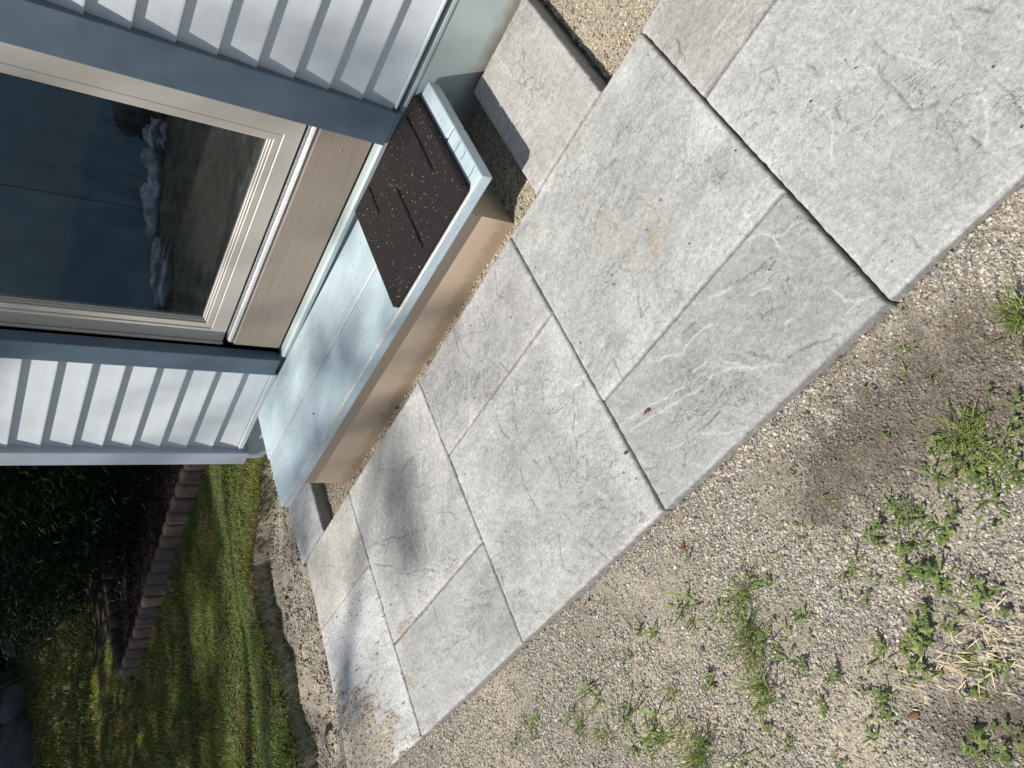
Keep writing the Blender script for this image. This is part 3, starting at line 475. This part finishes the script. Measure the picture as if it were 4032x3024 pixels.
top=np.stack([X,Y,Z],-1); q=(cxr>0)&(cyr>0); rr_=np.hypot(cxr,cyr); fct=np.where(q&(rr_>.0001),np.minimum(1,.03/np.maximum(rr_,1e-6)),1)
# rounded corners: pull vertices in a corner square onto the arc
big=np.maximum(cxr,cyr); sc=np.where(q,big/np.maximum(rr_,1e-6),1)
sx=np.sign(X-(mx0+mx1)/2); sy=np.sign(Y-(my0+my1)/2)
top[...,0]=np.where(q,X-sx*cxr*(1-sc),X); top[...,1]=np.where(q,Y-sy*cyr*(1-sc),Y)
top=top.reshape(-1,3); loop=np.array([i*ny for i in range(nx)]+[(nx-1)*ny+j for j in range(1,ny)]+[i*ny+ny-1 for i in range(nx-2,-1,-1)]+[j for j in range(ny-2,0,-1)])
bt=top[loop].copy(); bt[:,2]=.1525+(bt[:,0]-.84)*.030; m=len(loop); r1=len(top)+np.arange(m)
mk('doormat',np.concatenate([top,bt]),np.concatenate([F,np.stack([r1,np.roll(r1,-1),np.roll(loop,-1),loop],-1)]),mm.m,label='black speckled square rubber mat with slits on the blue step',cat='mat')
# ---------------------------------------------------------------- things inside, behind the glass
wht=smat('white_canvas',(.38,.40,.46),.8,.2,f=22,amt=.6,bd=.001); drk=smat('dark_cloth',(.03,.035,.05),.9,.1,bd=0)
def loft(name,secs,mat,**k):
    bm=bmesh.new(); R0=None
    for (cx_,cy_,z0,w,h) in secs:
        Rg=[bm.verts.new((cx_+w*math.cos(a)*ca_,cy_+w*math.cos(a)*sa_,z0+h*max(0,math.sin(a)) if math.sin(a)>0 else z0)) for a in [2*math.pi*i/16 for i in range(16)]]
        if R0:
            for i in range(16): bm.faces.new((R0[i],R0[(i+1)%16],Rg[(i+1)%16],Rg[i]))
        else: bm.faces.new(Rg)
        R0=Rg
    bm.faces.new(R0[::-1]); return fb(name,bm,mat,smooth=True,**k)
def shoe(x,y,ang,label):
    global ca_,sa_
    ca_,sa_=math.cos(ang+math.pi/2),math.sin(ang+math.pi/2); d=(math.cos(ang),math.sin(ang))
    prof=[(-.13,.012,.03),(-.12,.034,.075),(-.09,.040,.085),(-.05,.036,.085),(-.02,.038,.06),(.03,.042,.055),(.07,.046,.045),(.11,.038,.035),(.13,.015,.02)]
    o=loft('sneaker',[(x+d[0]*a,y+d[1]*a,.431,w,h) for a,w,h in prof],wht.m,label=label,cat='shoe')
    for q in o.data.vertices:
        k=float(fbm(np.array([q.co.x+q.co.z]),np.array([q.co.y-q.co.z]),28,3,5)[0])-.5; q.co.z+=k*.05; q.co.x+=k*.02
    sole=[(x+d[0]*a,y+d[1]*a,.4305,w+.006,.022) for a,w,h in prof]; s=loft('sole',sole,drk.m); s.parent=o
    return o
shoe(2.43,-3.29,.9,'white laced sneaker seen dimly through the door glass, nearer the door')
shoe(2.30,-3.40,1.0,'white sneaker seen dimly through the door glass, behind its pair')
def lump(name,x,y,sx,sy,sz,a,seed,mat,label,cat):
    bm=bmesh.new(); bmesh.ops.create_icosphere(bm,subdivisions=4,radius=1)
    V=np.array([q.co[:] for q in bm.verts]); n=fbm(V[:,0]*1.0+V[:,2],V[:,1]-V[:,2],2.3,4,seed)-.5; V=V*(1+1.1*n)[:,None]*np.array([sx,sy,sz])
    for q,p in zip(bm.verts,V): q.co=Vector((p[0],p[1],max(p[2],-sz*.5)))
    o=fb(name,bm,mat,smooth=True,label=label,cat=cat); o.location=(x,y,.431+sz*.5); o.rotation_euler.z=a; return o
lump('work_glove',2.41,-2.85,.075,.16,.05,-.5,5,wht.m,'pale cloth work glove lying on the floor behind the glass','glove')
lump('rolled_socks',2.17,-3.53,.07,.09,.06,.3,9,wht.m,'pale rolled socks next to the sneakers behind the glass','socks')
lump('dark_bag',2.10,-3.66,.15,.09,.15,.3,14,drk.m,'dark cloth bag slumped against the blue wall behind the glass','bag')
# ---------------------------------------------------------------- vegetation helpers
def strips(P,az,L,W,lean,bend,C,seg=4,roll=None):
    """grass blades: P base, az heading, L length, W width, lean start angle from vertical, bend added towards the tip"""
    n=len(P); t=np.linspace(0,1,seg+1)
    th=lean[:,None]+bend[:,None]*t[None]; ds=L[:,None]/seg
    r=np.concatenate([np.zeros((n,1)),np.cumsum(np.sin(th[:,:-1])*ds,1)],1); h=np.concatenate([np.zeros((n,1)),np.cumsum(np.cos(th[:,:-1])*ds,1)],1)
    cx_=P[:,0:1]+r*np.cos(az)[:,None]; cy_=P[:,1:2]+r*np.sin(az)[:,None]; cz_=P[:,2:3]+np.maximum(h,-.0)
    w=W[:,None]*np.array([.55]+[1-.0*k for k in t[1:-1]]+[.06])[None]*.5; ra=az if roll is None else az+roll
    ox=-np.sin(ra)[:,None]*w; oy=np.cos(ra)[:,None]*w
    V=np.stack([np.stack([cx_-ox,cy_-oy,cz_],-1),np.stack([cx_+ox,cy_+oy,cz_],-1)],2).reshape(n,-1,3)
    k=2*(seg+1); f=np.array([[2*i,2*i+1,2*i+3,2*i+2] for i in range(seg)]); F=(f[None]+np.arange(n)[:,None,None]*k).reshape(-1,4)
    return V.reshape(-1,3),F,np.repeat(C,k,0)
def leaves(P,az,L,W,tilt,C,fold=.25):
    """oval leaves of 3 quads length; az direction, tilt up from horizontal"""
    n=len(P); t=np.array([0,.3,.7,1.]); w=np.array([.12,1,.85,.05])
    d=np.stack([np.cos(az)*np.cos(tilt),np.sin(az)*np.cos(tilt),np.sin(tilt)],-1); s=np.stack([-np.sin(az),np.cos(az),np.zeros(n)],-1); u=np.cross(d,s)
    drp=-(t**2)*.25
    base=P[:,None,:]+d[:,None,:]*(L[:,None]*t[None])[...,None]+np.array([0,0,1.])*(L[:,None]*drp[None])[...,None]
    off=s[:,None,:]*(W[:,None]*w[None]*.5)[...,None]; fo=-u[:,None,:]*(W[:,None]*w[None]*fold)[...,None]
    V=np.stack([base-off+fo,base,base+off+fo],2).reshape(n,-1,3)
    f=[]; 
    for i in range(3): f+= [[3*i,3*i+1,3*i+4,3*i+3],[3*i+1,3*i+2,3*i+5,3*i+4]]
    F=(np.array(f)[None]+np.arange(n)[:,None,None]*12).reshape(-1,4)
    return V.reshape(-1,3),F,np.repeat(C,12,0)
def join(parts):
    V=[];F=[];C=[];k=0
    for v,f,c in parts: V.append(v);F.append(f+k);C.append(c);k+=len(v)
    return np.concatenate(V),np.concatenate(F),np.concatenate(C)
def leafmat(name,sp=.35,rough=.5,tl=.35):
    m=M(name,rough,sp); c=m.attr(); m.color(c); out=m.t.nodes['Material Output']
    t=m.n('BsdfTranslucent'); m.l(m.mix(1,c,(1.0,1.05,.45),'MULTIPLY'),t.inputs[0]); x=m.n('MixShader'); x.inputs[0].default_value=tl; m.l(m.b.outputs[0],x.inputs[1]); m.l(t.outputs[0],x.inputs[2]); m.l(x.outputs[0],out.inputs[0]); return m.m
GR=leafmat('grass_blade'); WD=leafmat('weed_leaf'); HL=leafmat('hedge_leaf',tl=.2); TL=leafmat('tree_leaf')
def gcolr(n,base,v=.3): return np.array(base)*rng.uniform(1-v,1+v,(n,1))*rng.uniform(.9,1.1,(n,3))
# ---------------------------------------------------------------- weeds in the gravel
def weed(t,sz,x,y):
    z=float(gz(np.array([x]),np.array([y]))[0]); s=sz*.01*(.8 if t=='c' else .9)
    if t=='g':
        n=rng.integers(6,11)+sz//2; P=np.stack([x+rng.normal(0,.006,n),y+rng.normal(0,.006,n),np.full(n,z-.003)],-1)
        a=strips(P,rng.uniform(0,6.28,n),rng.uniform(.5,1.15,n)*s*.95,rng.uniform(.0020,.0044,n),rng.uniform(.4,1.25,n),rng.uniform(.1,.6,n),gcolr(n,(.22,.31,.085)),5); return a
    if t=='f':
        n=26+sz*6; P=np.stack([x+rng.normal(0,.012,n),y+rng.normal(0,.012,n),np.full(n,z-.003)],-1)
        return strips(P,rng.uniform(0,6.28,n),rng.uniform(.4,1.4,n)*s,rng.uniform(.0011,.0020,n),rng.uniform(.1,.9,n),rng.uniform(.2,1.1,n),gcolr(n,(.24,.30,.085)),4)
    parts=[]; ns=rng.integers(2,4)+sz//2
    for k in range(ns):
        a=rng.uniform(0,6.28); r=rng.uniform(0,.8)*s*.6; px,py,pz=x+math.cos(a)*r,y+math.sin(a)*r,z+rng.uniform(.006,.02)
        n=rng.integers(3,6) if t=='b' else 5
        az=a+rng.uniform(-.3,.3)+np.arange(n)*(6.28/n if t=='b' else .9)-(0 if t=='b' else 1.8)+rng.normal(0,.15,n)
        Ll=rng.uniform(.4,.95,n)*s*(.34 if t=='b' else .28); Wl=Ll*rng.uniform(.36,.55,n)
        parts.append(leaves(np.tile([px,py,pz],(n,1)),az,Ll,Wl,rng.uniform(-.1,.5,n),gcolr(n,(.17,.235,.08) if rng.random()<.5 else (.25,.32,.10),.3)))
        parts.append(strips(np.array([[x,y,z-.003]]),np.array([a]),np.array([max(r*1.2,.012)]),np.array([.0014]),np.array([.5]),np.array([.7]),gcolr(1,(.14,.15,.04))))
    return join(parts)
small=[];used=0
LBL={}
def near(px,py,t): 
    k=[(math.hypot(a-px,b-py),i) for i,(a,b,c,d) in enumerate(WEEDS) if c==t]; return min(k)[1]
HERO=[('g','strappy grass tuft leaning over its long shadow at the lower left of the gravel',8),('f','fine bladed grass clump nearest the bottom middle of the photo',0)]
# big plants are things of their own, small sprigs are ground cover
W_=np.array([[a,b] for a,b,_,_ in WEEDS])
big=[i for i,wd in enumerate(WEEDS) if wd[3]>=6]
desc={'g':'upright crabgrass tuft','f':'dense fine bladed grass tuft','b':'low broadleaf weed','c':'lobed leaf clover-like weed'}
def where(i):
    x,y=WEEDS[i][:2]
    row='beside the slab edge' if y<-.42 else ('midway out in the gravel' if y<-.22 else 'at the outer bottom edge of the photo')
    return row
heroes=[]
for i in big:
    v,f,c=weed(WEEDS[i][2],WEEDS[i][3],WEEDS[i][0],WEEDS[i][1]); v=v-np.array([WEEDS[i][0],WEEDS[i][1],-.03])
    o=mk('weed_plant',v,f,WD,col=c,cat='weed',group='larger weeds growing in the gravel',smooth=False); o.location=(WEEDS[i][0],WEEDS[i][1],-.03); heroes.append((i,o))
order=sorted(heroes,key=lambda q:-WEEDS[q[0]][0])
where=lambda i:'at the slab edge' if WEEDS[i][1]<-.42 else ('midway out' if WEEDS[i][1]<-.22 else 'at the outer edge')
ordn=['first','second','third','fourth','fifth','sixth','seventh','eighth','ninth','tenth','eleventh','twelfth','thirteenth','fourteenth','fifteenth','sixteenth','seventeenth','eighteenth','nineteenth','twentieth']
cnt={}
for i,o in order:
    t=WEEDS[i][2]; cnt[t]=cnt.get(t,0)+1
    o['label']='%s %s, %s such from the sandy end'%(desc[t],where(i),ordn[cnt[t]-1])
for i,wd in enumerate(WEEDS):
    if i not in big: small.append(weed(wd[2],wd[3],wd[0],wd[1]))
for k in range(110):
    j=rng.integers(len(WEEDS)); x=WEEDS[j][0]+rng.normal(0,.05); y=WEEDS[j][1]+rng.normal(0,.035)
    if y<-.5: continue
    small.append(weed(rng.choice(['g','b','c','f','g','g']),int(rng.integers(1,4)),x,y))
v,f,c=join(small); mk('weed_ground_cover',v,f,WD,col=c,smooth=False,label='small grass sprigs and broadleaf seedlings scattered through the gravel',cat='weeds',kind='stuff')
# straw
n=140; cen=np.array([(.657,-.085),(.735,-.104),(.554,-.106),(.547,-.065),(1.114,-.181),(.60,-.09),(.66,-.07),(.9,-.02),(.8,-.1),(.575,-.05)]); pr=np.array([.2,.1,.16,.14,.07,.12,.09,.03,.03,.06]); pr=pr/pr.sum(); q=cen[rng.choice(10,n,p=pr)]
P=np.stack([q[:,0]+rng.normal(0,.045,n),q[:,1]+rng.normal(0,.022,n),rng.uniform(-.024,-.014,n)],-1)
v,f,c=strips(P,rng.choice([2.45,2.2,1.2,.2],n,p=[.45,.2,.2,.15])+rng.normal(0,.22,n),rng.uniform(.010,.036,n),rng.uniform(.0012,.0027,n),np.full(n,1.55),rng.normal(0,.02,n),np.array([.60,.49,.31])*rng.uniform(.75,1.15,(n,1)),2)
st=smat('straw_stalk',(.7,.56,.34),.6,.3,bd=0); st.color(st.attr()); mk('straw',v,f,st.m,col=c,label='dry pale straw strewn among the weeds at the lower right',cat='straw',kind='stuff')
# dead leaves
dl=smat('dead_leaf',(.12,.06,.035),.7,.3,bd=0); dl.color(dl.attr())
def deadleaf(x,y,z,s,az,label,col=(.13,.065,.035)):
    v,f,c=leaves(np.zeros((2,3)),np.array([0,.9]),np.array([s,s*.7]),np.array([s*.55,s*.4]),np.array([.5,.25]),gcolr(2,col,.15),.35)
    v=v-np.array([s*.4,0,0]); v[:,2]-=v[:,2].min()
    o=mk('dead_leaf',v,f,dl.m,col=c,smooth=False,label=label,cat='leaf',group='dead leaves and bits on the ground'); o.location=(x,y,z); o.rotation_euler.z=az
deadleaf(2.912,-.876,-.028,.055,1.1,'large curled dark brown dead leaf on the dirt by the far slab',(.05,.022,.018))
deadleaf(.877,-.778,.004,.016,.6,'small rusty dead leaf on the dark veined slab',(.20,.09,.04))
deadleaf(.985,-.743,.004,.011,2.6,'tiny brown leaf scrap by the joint between two middle slabs',(.14,.06,.03))
deadleaf(.752,-.044,-.022,.017,.2,'curled brown dead leaf on the gravel below the straw',(.22,.12,.06))
deadleaf(.994,-.502,-.024,.016,2.,'reddish brown leaf bit in the gravel near the middle slab joint',(.24,.10,.05))
deadleaf(1.335,-.556,-.024,.014,.9,'brown bark chip against the slab edge in the gravel',(.22,.12,.07))
# ---------------------------------------------------------------- lawn
def lawn(n,x0,x1,y0,y1,h,wd,C0,name=None,dens=None):
    x=rng.uniform(x0,x1,n); y=rng.uniform(y0,y1,n); k=(x>xe(x,y)-.015)&infr(x,y,x*0,.04)
    k&=~((y<-2.80+(x-3.8)*.155)&(x<6.1)&(y>-3.9)); k&=~((x<2.75)&(y<-1.95))
    if dens is not None: k&=rng.random(n)<dens(x,y)
    x=x[k];y=y[k];n=len(x); dry=(fbm(x,y,7,3,71)+.10*sm(5.5,7,x)>.56)&(rng.random(n)<.65)
    C=np.where(dry[:,None],np.array([.26,.20,.10]),np.array(C0)*(.7+.9*fbm(x,y,5,3,72))[:,None])*rng.uniform(.75,1.3,(n,1))
    return strips(np.stack([x,y,gz(x,y)-.004],-1),rng.uniform(0,6.28,n),rng.uniform(.5,1.2,n)*h,rng.uniform(.7,1.3,n)*wd,rng.uniform(0,.7,n),rng.uniform(.2,1.3,n),C,3)
def clover(n,x0,x1,y0,y1,s):
    x=rng.uniform(x0,x1,n); y=rng.uniform(y0,y1,n); k=(x>xe(x,y)+.01)&infr(x,y,x*0,.04)&(fbm(x,y,2.2,3,73)>.46)&~((y<-2.80+(x-3.8)*.155)&(x<6.1)); x=x[k];y=y[k]; n=len(x)
    x=np.repeat(x,3)+0; y=np.repeat(y,3); az=np.repeat(rng.uniform(0,6.28,n),3)+np.tile([0,2.09,4.19],n); z=np.repeat(gz(x[::3],y[::3])+rng.uniform(.008,.03,n),3)
    return leaves(np.stack([x,y,z],-1),az,np.full(3*n,s)*rng.uniform(.7,1.2,3*n),np.full(3*n,s*.8),rng.uniform(-.2,.3,3*n),gcolr(3*n,(.095,.15,.038),.25))
GC=(.20,.225,.058)
v,f,c=join([lawn(120000,2.78,4.6,-3.0,-.6,.032,.0034,GC),clover(16000,2.9,5.2,-3.0,-.7,.011),lawn(90000,4.6,7.5,-3.2,-.8,.045,.007,GC),clover(9000,5.2,8,-3.2,-.8,.018),lawn(90000,7.5,16,-6,-1,.06,.014,GC)])
mk('lawn_grass',v,f,GR,col=c,smooth=False,label='patchy green lawn with clover beside the house, mostly in tree shade',cat='lawn',kind='stuff')
# ---------------------------------------------------------------- mulch and edging
n=26000; x=rng.uniform(3.7,6.1,n); y=rng.uniform(-4.1,-2.6,n); k=(y<-2.83+(x-3.8)*.155)&(x<5.98+(-2.6-y)*.1); P=np.stack([x,y,x*0-.02+.03*fbm(x,y,6,2,5)],-1)[k]
bm=bmesh.new(); v=[bm.verts.new(p) for p in ((3.3,-3.02,-.03),(5.97,-2.62,-.03),(6.10,-4.3,-.02),(3.3,-4.3,-.02))]; bm.faces.new(v); bmesh.ops.subdivide_edges(bm,edges=bm.edges,cuts=20,use_grid_fill=True)
for q in bm.verts: q.co.z+=.02*math.sin(q.co.x*9)*math.cos(q.co.y*11)
mu=smat('mulch_soil',(.035,.02,.018),.95,.1,bd=.004); fb('mulch_bed',bm,mu.m,kind='structure')
o=stones('mulch_chips',P,.006+.016*rng.random(len(P))**2,np.array([.042,.024,.020])*rng.uniform(.4,1.6,(len(P),1)),ms.m,'dark reddish mulch chips in the bed behind the scalloped edging','mulch')
ed=smat('edging_concrete',(.15,.105,.085),.85,.2,f=25,amt=.18,bd=.0015,bf=120)
def edging():
    # four upright rounded logs cast in one 0.46 m block
    bm=bmesh.new()
    for k in range(4):
        cx_=(k-1.5)*.114; prof=[]
        R0=None
        for z,r in ((-.10,.0575),(.085,.0575),(.098,.053),(.107,.040),(.111,.018)):
            Rg=[bm.verts.new((cx_+r*math.cos(a),r*.62*math.copysign(abs(math.sin(a))**.45,math.sin(a)),z)) for a in [2*math.pi*i/20 for i in range(20)]]
            if R0:
                for i in range(20): bm.faces.new((R0[i],R0[(i+1)%20],Rg[(i+1)%20],Rg[i]))
            R0=Rg
        bm.faces.new(R0)
    return bm
e0=fb('edging_block',edging(),ed.m,smooth=True,cat='edging',group='scalloped concrete edging blocks round the mulch bed')
A=Vector((3.63,-2.835)); D=Vector((5.83-3.63,-2.50+2.835)).normalized(); spots=[]
for k in range(5): p=A+D*(.468*(k+.5)); spots.append((p.x,p.y,math.atan2(D.y,D.x)+[.01,-.02,.015,0,-.01][k]))
spots+= [(6.045,-2.72,-1.15),(6.16,-3.17,-1.4),(6.20,-3.64,-1.55),(3.17,-2.93,.12)]
lb=['edging block of the front row second from the house corner','third edging block of the front row counting from the house corner','middle edging block of the front row, just before the wide gap','edging block of the front row beyond the wide dark gap','edging block of the front row just before the corner','first edging block of the back row behind the turning corner','second edging block of the back row half hidden by the hedge','last edging block of the back row under the hedge','edging block of the front row hidden behind the house corner']
for k,(x,y,a) in enumerate(spots):
    o=e0 if k==0 else e0.copy()
    if k: link(o)
    o.location=(x,y,-.055+.004*(k%3)); o.rotation_euler=(.03*((k%3)-1),.015*((k%2)*2-1),a); o['label']='brown scalloped concrete '+lb[k]
# ---------------------------------------------------------------- hedge, shrubs, rocks
def crown(name,cx_,cy_,cz_,rx,ry,rz,n,ls,base,label,cat,seed,mat=HL,stem=True,group=None,elong=.45):
    root=empty(name,(cx_,cy_,0),label=label,cat=cat,group=group)
    # leaf clumps on an uneven ellipsoid shell and inside
    m=220; d=rng.normal(size=(m,3)); d/=np.linalg.norm(d,axis=1)[:,None]; rr=rng.uniform(.45,1.02,m)**.6
    cc=d*rr[:,None]*np.array([rx,ry,rz]); k=rng.integers(m,size=n)
    P=cc[k]+rng.normal(size=(n,3))*np.array([rx,ry,rz])*.11; P[:,2]=np.maximum(P[:,2],-cz_+.12)
    out=P/np.array([rx,ry,rz]); az=np.arctan2(out[:,1],out[:,0])+rng.normal(0,.9,n)
    C=np.array(base)*rng.uniform(.55,1.5,(m,1))[k]*rng.uniform(.8,1.2,(n,1))
    v,f,c=leaves(P+np.array([0,0,cz_]),az,rng.uniform(.6,1.3,n)*ls,rng.uniform(.6,1.2,n)*ls*elong,rng.uniform(-.5,.7,n),C)
    o=mk('foliage',v,f,mat,root,c,smooth=False)
    bm=bmesh.new()
    for q in range(5):
        a=q*1.25; bmesh.ops.create_cone(bm,segments=8,radius1=.03,radius2=.012,depth=cz_*1.2,cap_ends=True,matrix=Matrix.Translation((math.cos(a)*rx*.2,math.sin(a)*ry*.2,cz_*.55))@Matrix.Rotation(.25,4,Vector((-math.sin(a),math.cos(a),0))))
    fb('stem',bm,bark.m,root)
    return root
bark=smat('bark',(.09,.065,.05),.95,.1,f=20,amt=.4,bd=.006,bf=60)
crown('yew_shrub',4.55,-3.72,.88,1.05,.92,.98,32000,.055,(.022,.046,.013),'dark evergreen shrub right beside the house corner post','shrub',1,elong=.28,group='dark shrubs behind the edging')
crown('yew_shrub',5.50,-3.58,.80,.85,.86,.90,26000,.055,(.018,.040,.013),'dark evergreen shrub in the middle of the bed, over the mulch','shrub',2,elong=.28,group='dark shrubs behind the edging')
crown('yew_shrub',6.75,-4.05,.85,.95,.85,.93,22000,.06,(.020,.044,.013),'far rounded dark shrub at the end of the bed above the bare lawn','shrub',3,elong=.28,group='dark shrubs behind the edging')
crown('hedge',8.2,-5.6,1.3,1.7,1.1,1.3,24000,.08,(.016,.036,.012),'deep shaded hedge behind the three dark shrubs','hedge',4,elong=.35)
crown('undergrowth_bush',12.9,-6.6,1.2,2.4,1.0,1.3,16000,.12,(.030,.062,.015),'loose dark bush behind the boulders on the left','bush',5,elong=.5,group='bushes behind the boulders')
crown('undergrowth_bush',14.2,-4.2,1.2,.9,2.2,1.3,16000,.12,(.034,.070,.015),'bush with yellow green leaf tips behind the largest boulder','bush',6,elong=.5,group='bushes behind the boulders')
rk=smat('boulder_stone',(.17,.165,.16),.85,.25,f=6,amt=.3,bd=.01,bf=14)
def rock(x,y,z,sx,sy,sz,a,seed,label):
    bm=bmesh.new(); bmesh.ops.create_icosphere(bm,subdivisions=4,radius=1)
    V=np.array([q.co[:] for q in bm.verts]); n=fbm(V[:,0]+V[:,2]*.7,V[:,1]-V[:,2]*.5,1.1,4,seed)-.5
    V=V*(1+.9*n)[:,None]; V=np.sign(V)*np.abs(V)**.85*np.array([sx,sy,sz])
    for q,p in zip(bm.verts,V): q.co=Vector(p)
    o=fb('boulder',bm,rk.m,smooth=True,label=label,cat='boulder',group='boulders at the far edge of the lawn'); o.location=(x,y,z); o.rotation_euler=(.1,.15,a)
rock(11.95,-4.15,.04,.30,.42,.27,.2,3,'largest grey boulder at the lower left corner of the photo')
rock(12.45,-5.05,.03,.24,.28,.22,.9,8,'grey blocky boulder in the middle of the boulder row')
rock(12.45,-4.72,-.02,.18,.2,.12,.4,12,'low flat stone wedged between the two bigger boulders')
rock(13.9,-6.2,.12,.22,.24,.22,1.4,17,'pale far boulder peeping out above the others by the hedge')
# ---------------------------------------------------------------- shade trees (outside the frame, between lawn and sun)
SV=np.array([.50,.46,1.0])
def shade(x,y):
    """how leafy the canopy is above each spot, by where its shadow lands"""
    g=fbm(x,y,.9,3,91); g2=fbm(x,y,2.6,2,92)
    far=sm(2.9,4.2,x)*3.6+sm(2.95,3.2,x)*.5
    lit=np.maximum.reduce([np.exp(-(segd(x,y,[(3.42,-2.55),(3.40,-2.2),(3.46,-1.98),(3.64,-1.85),(3.78,-1.58),(3.92,-1.36),(4.1,-1.05)])/.27)**2),.9*np.exp(-(((x-7.5)/.14)**2+((y+2.85)/.35)**2)),.6*np.exp(-(((x-5.0)/.3)**2+((y+1.2)/.25)**2)),.5*np.exp(-(((x-4.3)/.25)**2+((y+1.95)/.3)**2)),.6*np.exp(-(((x-6.9)/.15)**2+((y+3.0)/.2)**2))])
    d=far*(.45+1.1*g)*(1-np.clip(lit*2.5,0,1))
    d+=.4*np.exp(-(((x-3.35)/.14)**2+((y+1.05)/.30)**2)); d=np.maximum(d,2.6*np.maximum(sm(.7,1.0,y)*sm(1.5,2.0,x),sm(-.15,.15,y)*sm(2.9,3.2,x)))
    wall=sm(.05,.32,-(y+1.93))*sm(.35,.9,x)*(1-sm(2.6,3.2,x)); d+=wall*(1.15*sm(.42,.62,g2)+.25)*(1+.6*np.exp(-((x-.75)/.35)**2))
    return d
tc=[]
A_=(.075*.055*.62)
n=int(4*14.5*14/A_/2.0); gx=rng.uniform(.3,15,n); gy=rng.uniform(-9,5,n); kp=rng.random(n)<np.clip(shade(gx,gy)/4,0,1)*np.where((gx<2.6)&(gy>-1.9),0,1); gx=gx[kp]; gy=gy[kp]
tt=11+3.5*fbm(gx,gy,.35,2,95)+rng.uniform(-1.2,1.2,len(gx))-sm(4,7,gx)*4.5
P=np.stack([gx,gy,gx*0],-1)+SV*tt[:,None]
# twigs whose shadows fall on the step, riser and slabs
TW=[(1.90,-1.42,.035,30),(1.905,-1.30,.038,42),(1.93,-1.20,.04,46),(1.95,-1.10,.035,30),(2.56,-.95,.05,34),(2.62,-.80,.06,50),(1.66,-1.92,.05,40),(1.50,-1.78,.035,22),(1.90,-1.72,.04,34),(2.05,-1.99,.05,34),(2.06,-1.66,.03,20),(1.37,-1.60,.035,22),(1.84,-1.58,.035,28),(1.54,-1.60,.025,14),(1.75,-1.84,.03,18),(2.28,-1.70,.03,16),(1.62,-1.66,.02,8),
 (2.20,-1.62,.05,26),(2.62,-1.62,.09,60),(2.6,-1.85,.08,50),(2.9,-1.7,.06,40)]
for x,y,s,m in TW:
    m=int(m*(.34 if y>-1.5 else .5)); s=s*1.5; a=rng.uniform(13.0,16.5,m); P=np.concatenate([P,np.stack([x+rng.normal(0,s,m),y+rng.normal(0,s,m),np.zeros(m)],-1)+SV*a[:,None]])
print('tree leaves',len(P))
base=[(8.6,4.6),(13.5,3.2),(12.2,7.5)]
ow=np.argmin(np.stack([np.hypot(P[:,0]-bx*1.0,P[:,1]-by*.55) for bx,by in base],-1),1)
tl=['tall broadleaf tree out of frame whose low boughs reach toward the step','tall broadleaf tree out of frame shading the far lawn','tall broadleaf tree standing behind the other two, out of frame']
for k,(bx,by) in enumerate(base):
    q=P[ow==k]; m=len(q); t=empty('shade_tree',(bx,by,0),label=tl[k],cat='tree',group='shade trees beside the lawn')
    if m:
        C=gcolr(m,(.07,.13,.03)); v,f,c=leaves(q-np.array([bx,by,0]),rng.uniform(0,6.28,m),np.full(m,.075)*rng.uniform(.8,1.3,m),np.full(m,.055),rng.uniform(-.6,.5,m),C,.1); mk('crown',v,f,TL,t,c,smooth=False)
    bm=bmesh.new()
    def limb(a,b,r0,r1,seg=6):
        a=Vector(a);b=Vector(b); R0=None; ax=(b-a).normalized(); u=ax.orthogonal().normalized(); w_=ax.cross(u)
        for i in range(seg+1):
            s=i/seg; c=a.lerp(b,s)+Vector((math.sin(s*3+a.x),math.cos(s*2.5+b.y),0))*.06*math.sin(s*math.pi); r=r0+(r1-r0)*s
            Rg=[bm.verts.new(c+u*r*math.cos(j*.785)+w_*r*math.sin(j*.785)) for j in range(8)]
            if R0:
                for j in range(8): bm.faces.new((R0[j],R0[(j+1)%8],Rg[(j+1)%8],Rg[j]))
            R0=Rg
    limb((0,0,-.1),(.1,-.2,7.2),.26,.16)
    if m:
        top=(.1,-.2,7.2)
        for j in range(9):
            e=q[rng.integers(m)]-np.array([bx,by,0]); limb(top,tuple(e),.07,.015,8)
    fb('trunk',bm,bark.m,t,smooth=True)

# unseen trees added behind hedge and lawn, their crowns close off the sky
for k,(x,y,z,r,m,lb_) in enumerate(((10.2,-9.6,5.6,3.3,15000,'added sky-blocking tree behind the shaded hedge, crown above the frame'),(16.5,-8.0,6.0,3.8,15000,'added sky-blocking tree behind the far boulders, crown above the frame'),(18.5,-1.0,6.5,4.0,15000,'added sky-blocking tree beyond the left end of the lawn'),(7.2,-7.8,5.0,2.6,12000,'slender added sky-blocking tree between house and hedge, crown above the frame'))):
    crown('sky_blocker_tree',x,y,z,r,r,r*.85,m,.26,(.035,.07,.02),lb_,'tree',20+k,elong=.6,group='added trees blocking the sky behind the hedge')
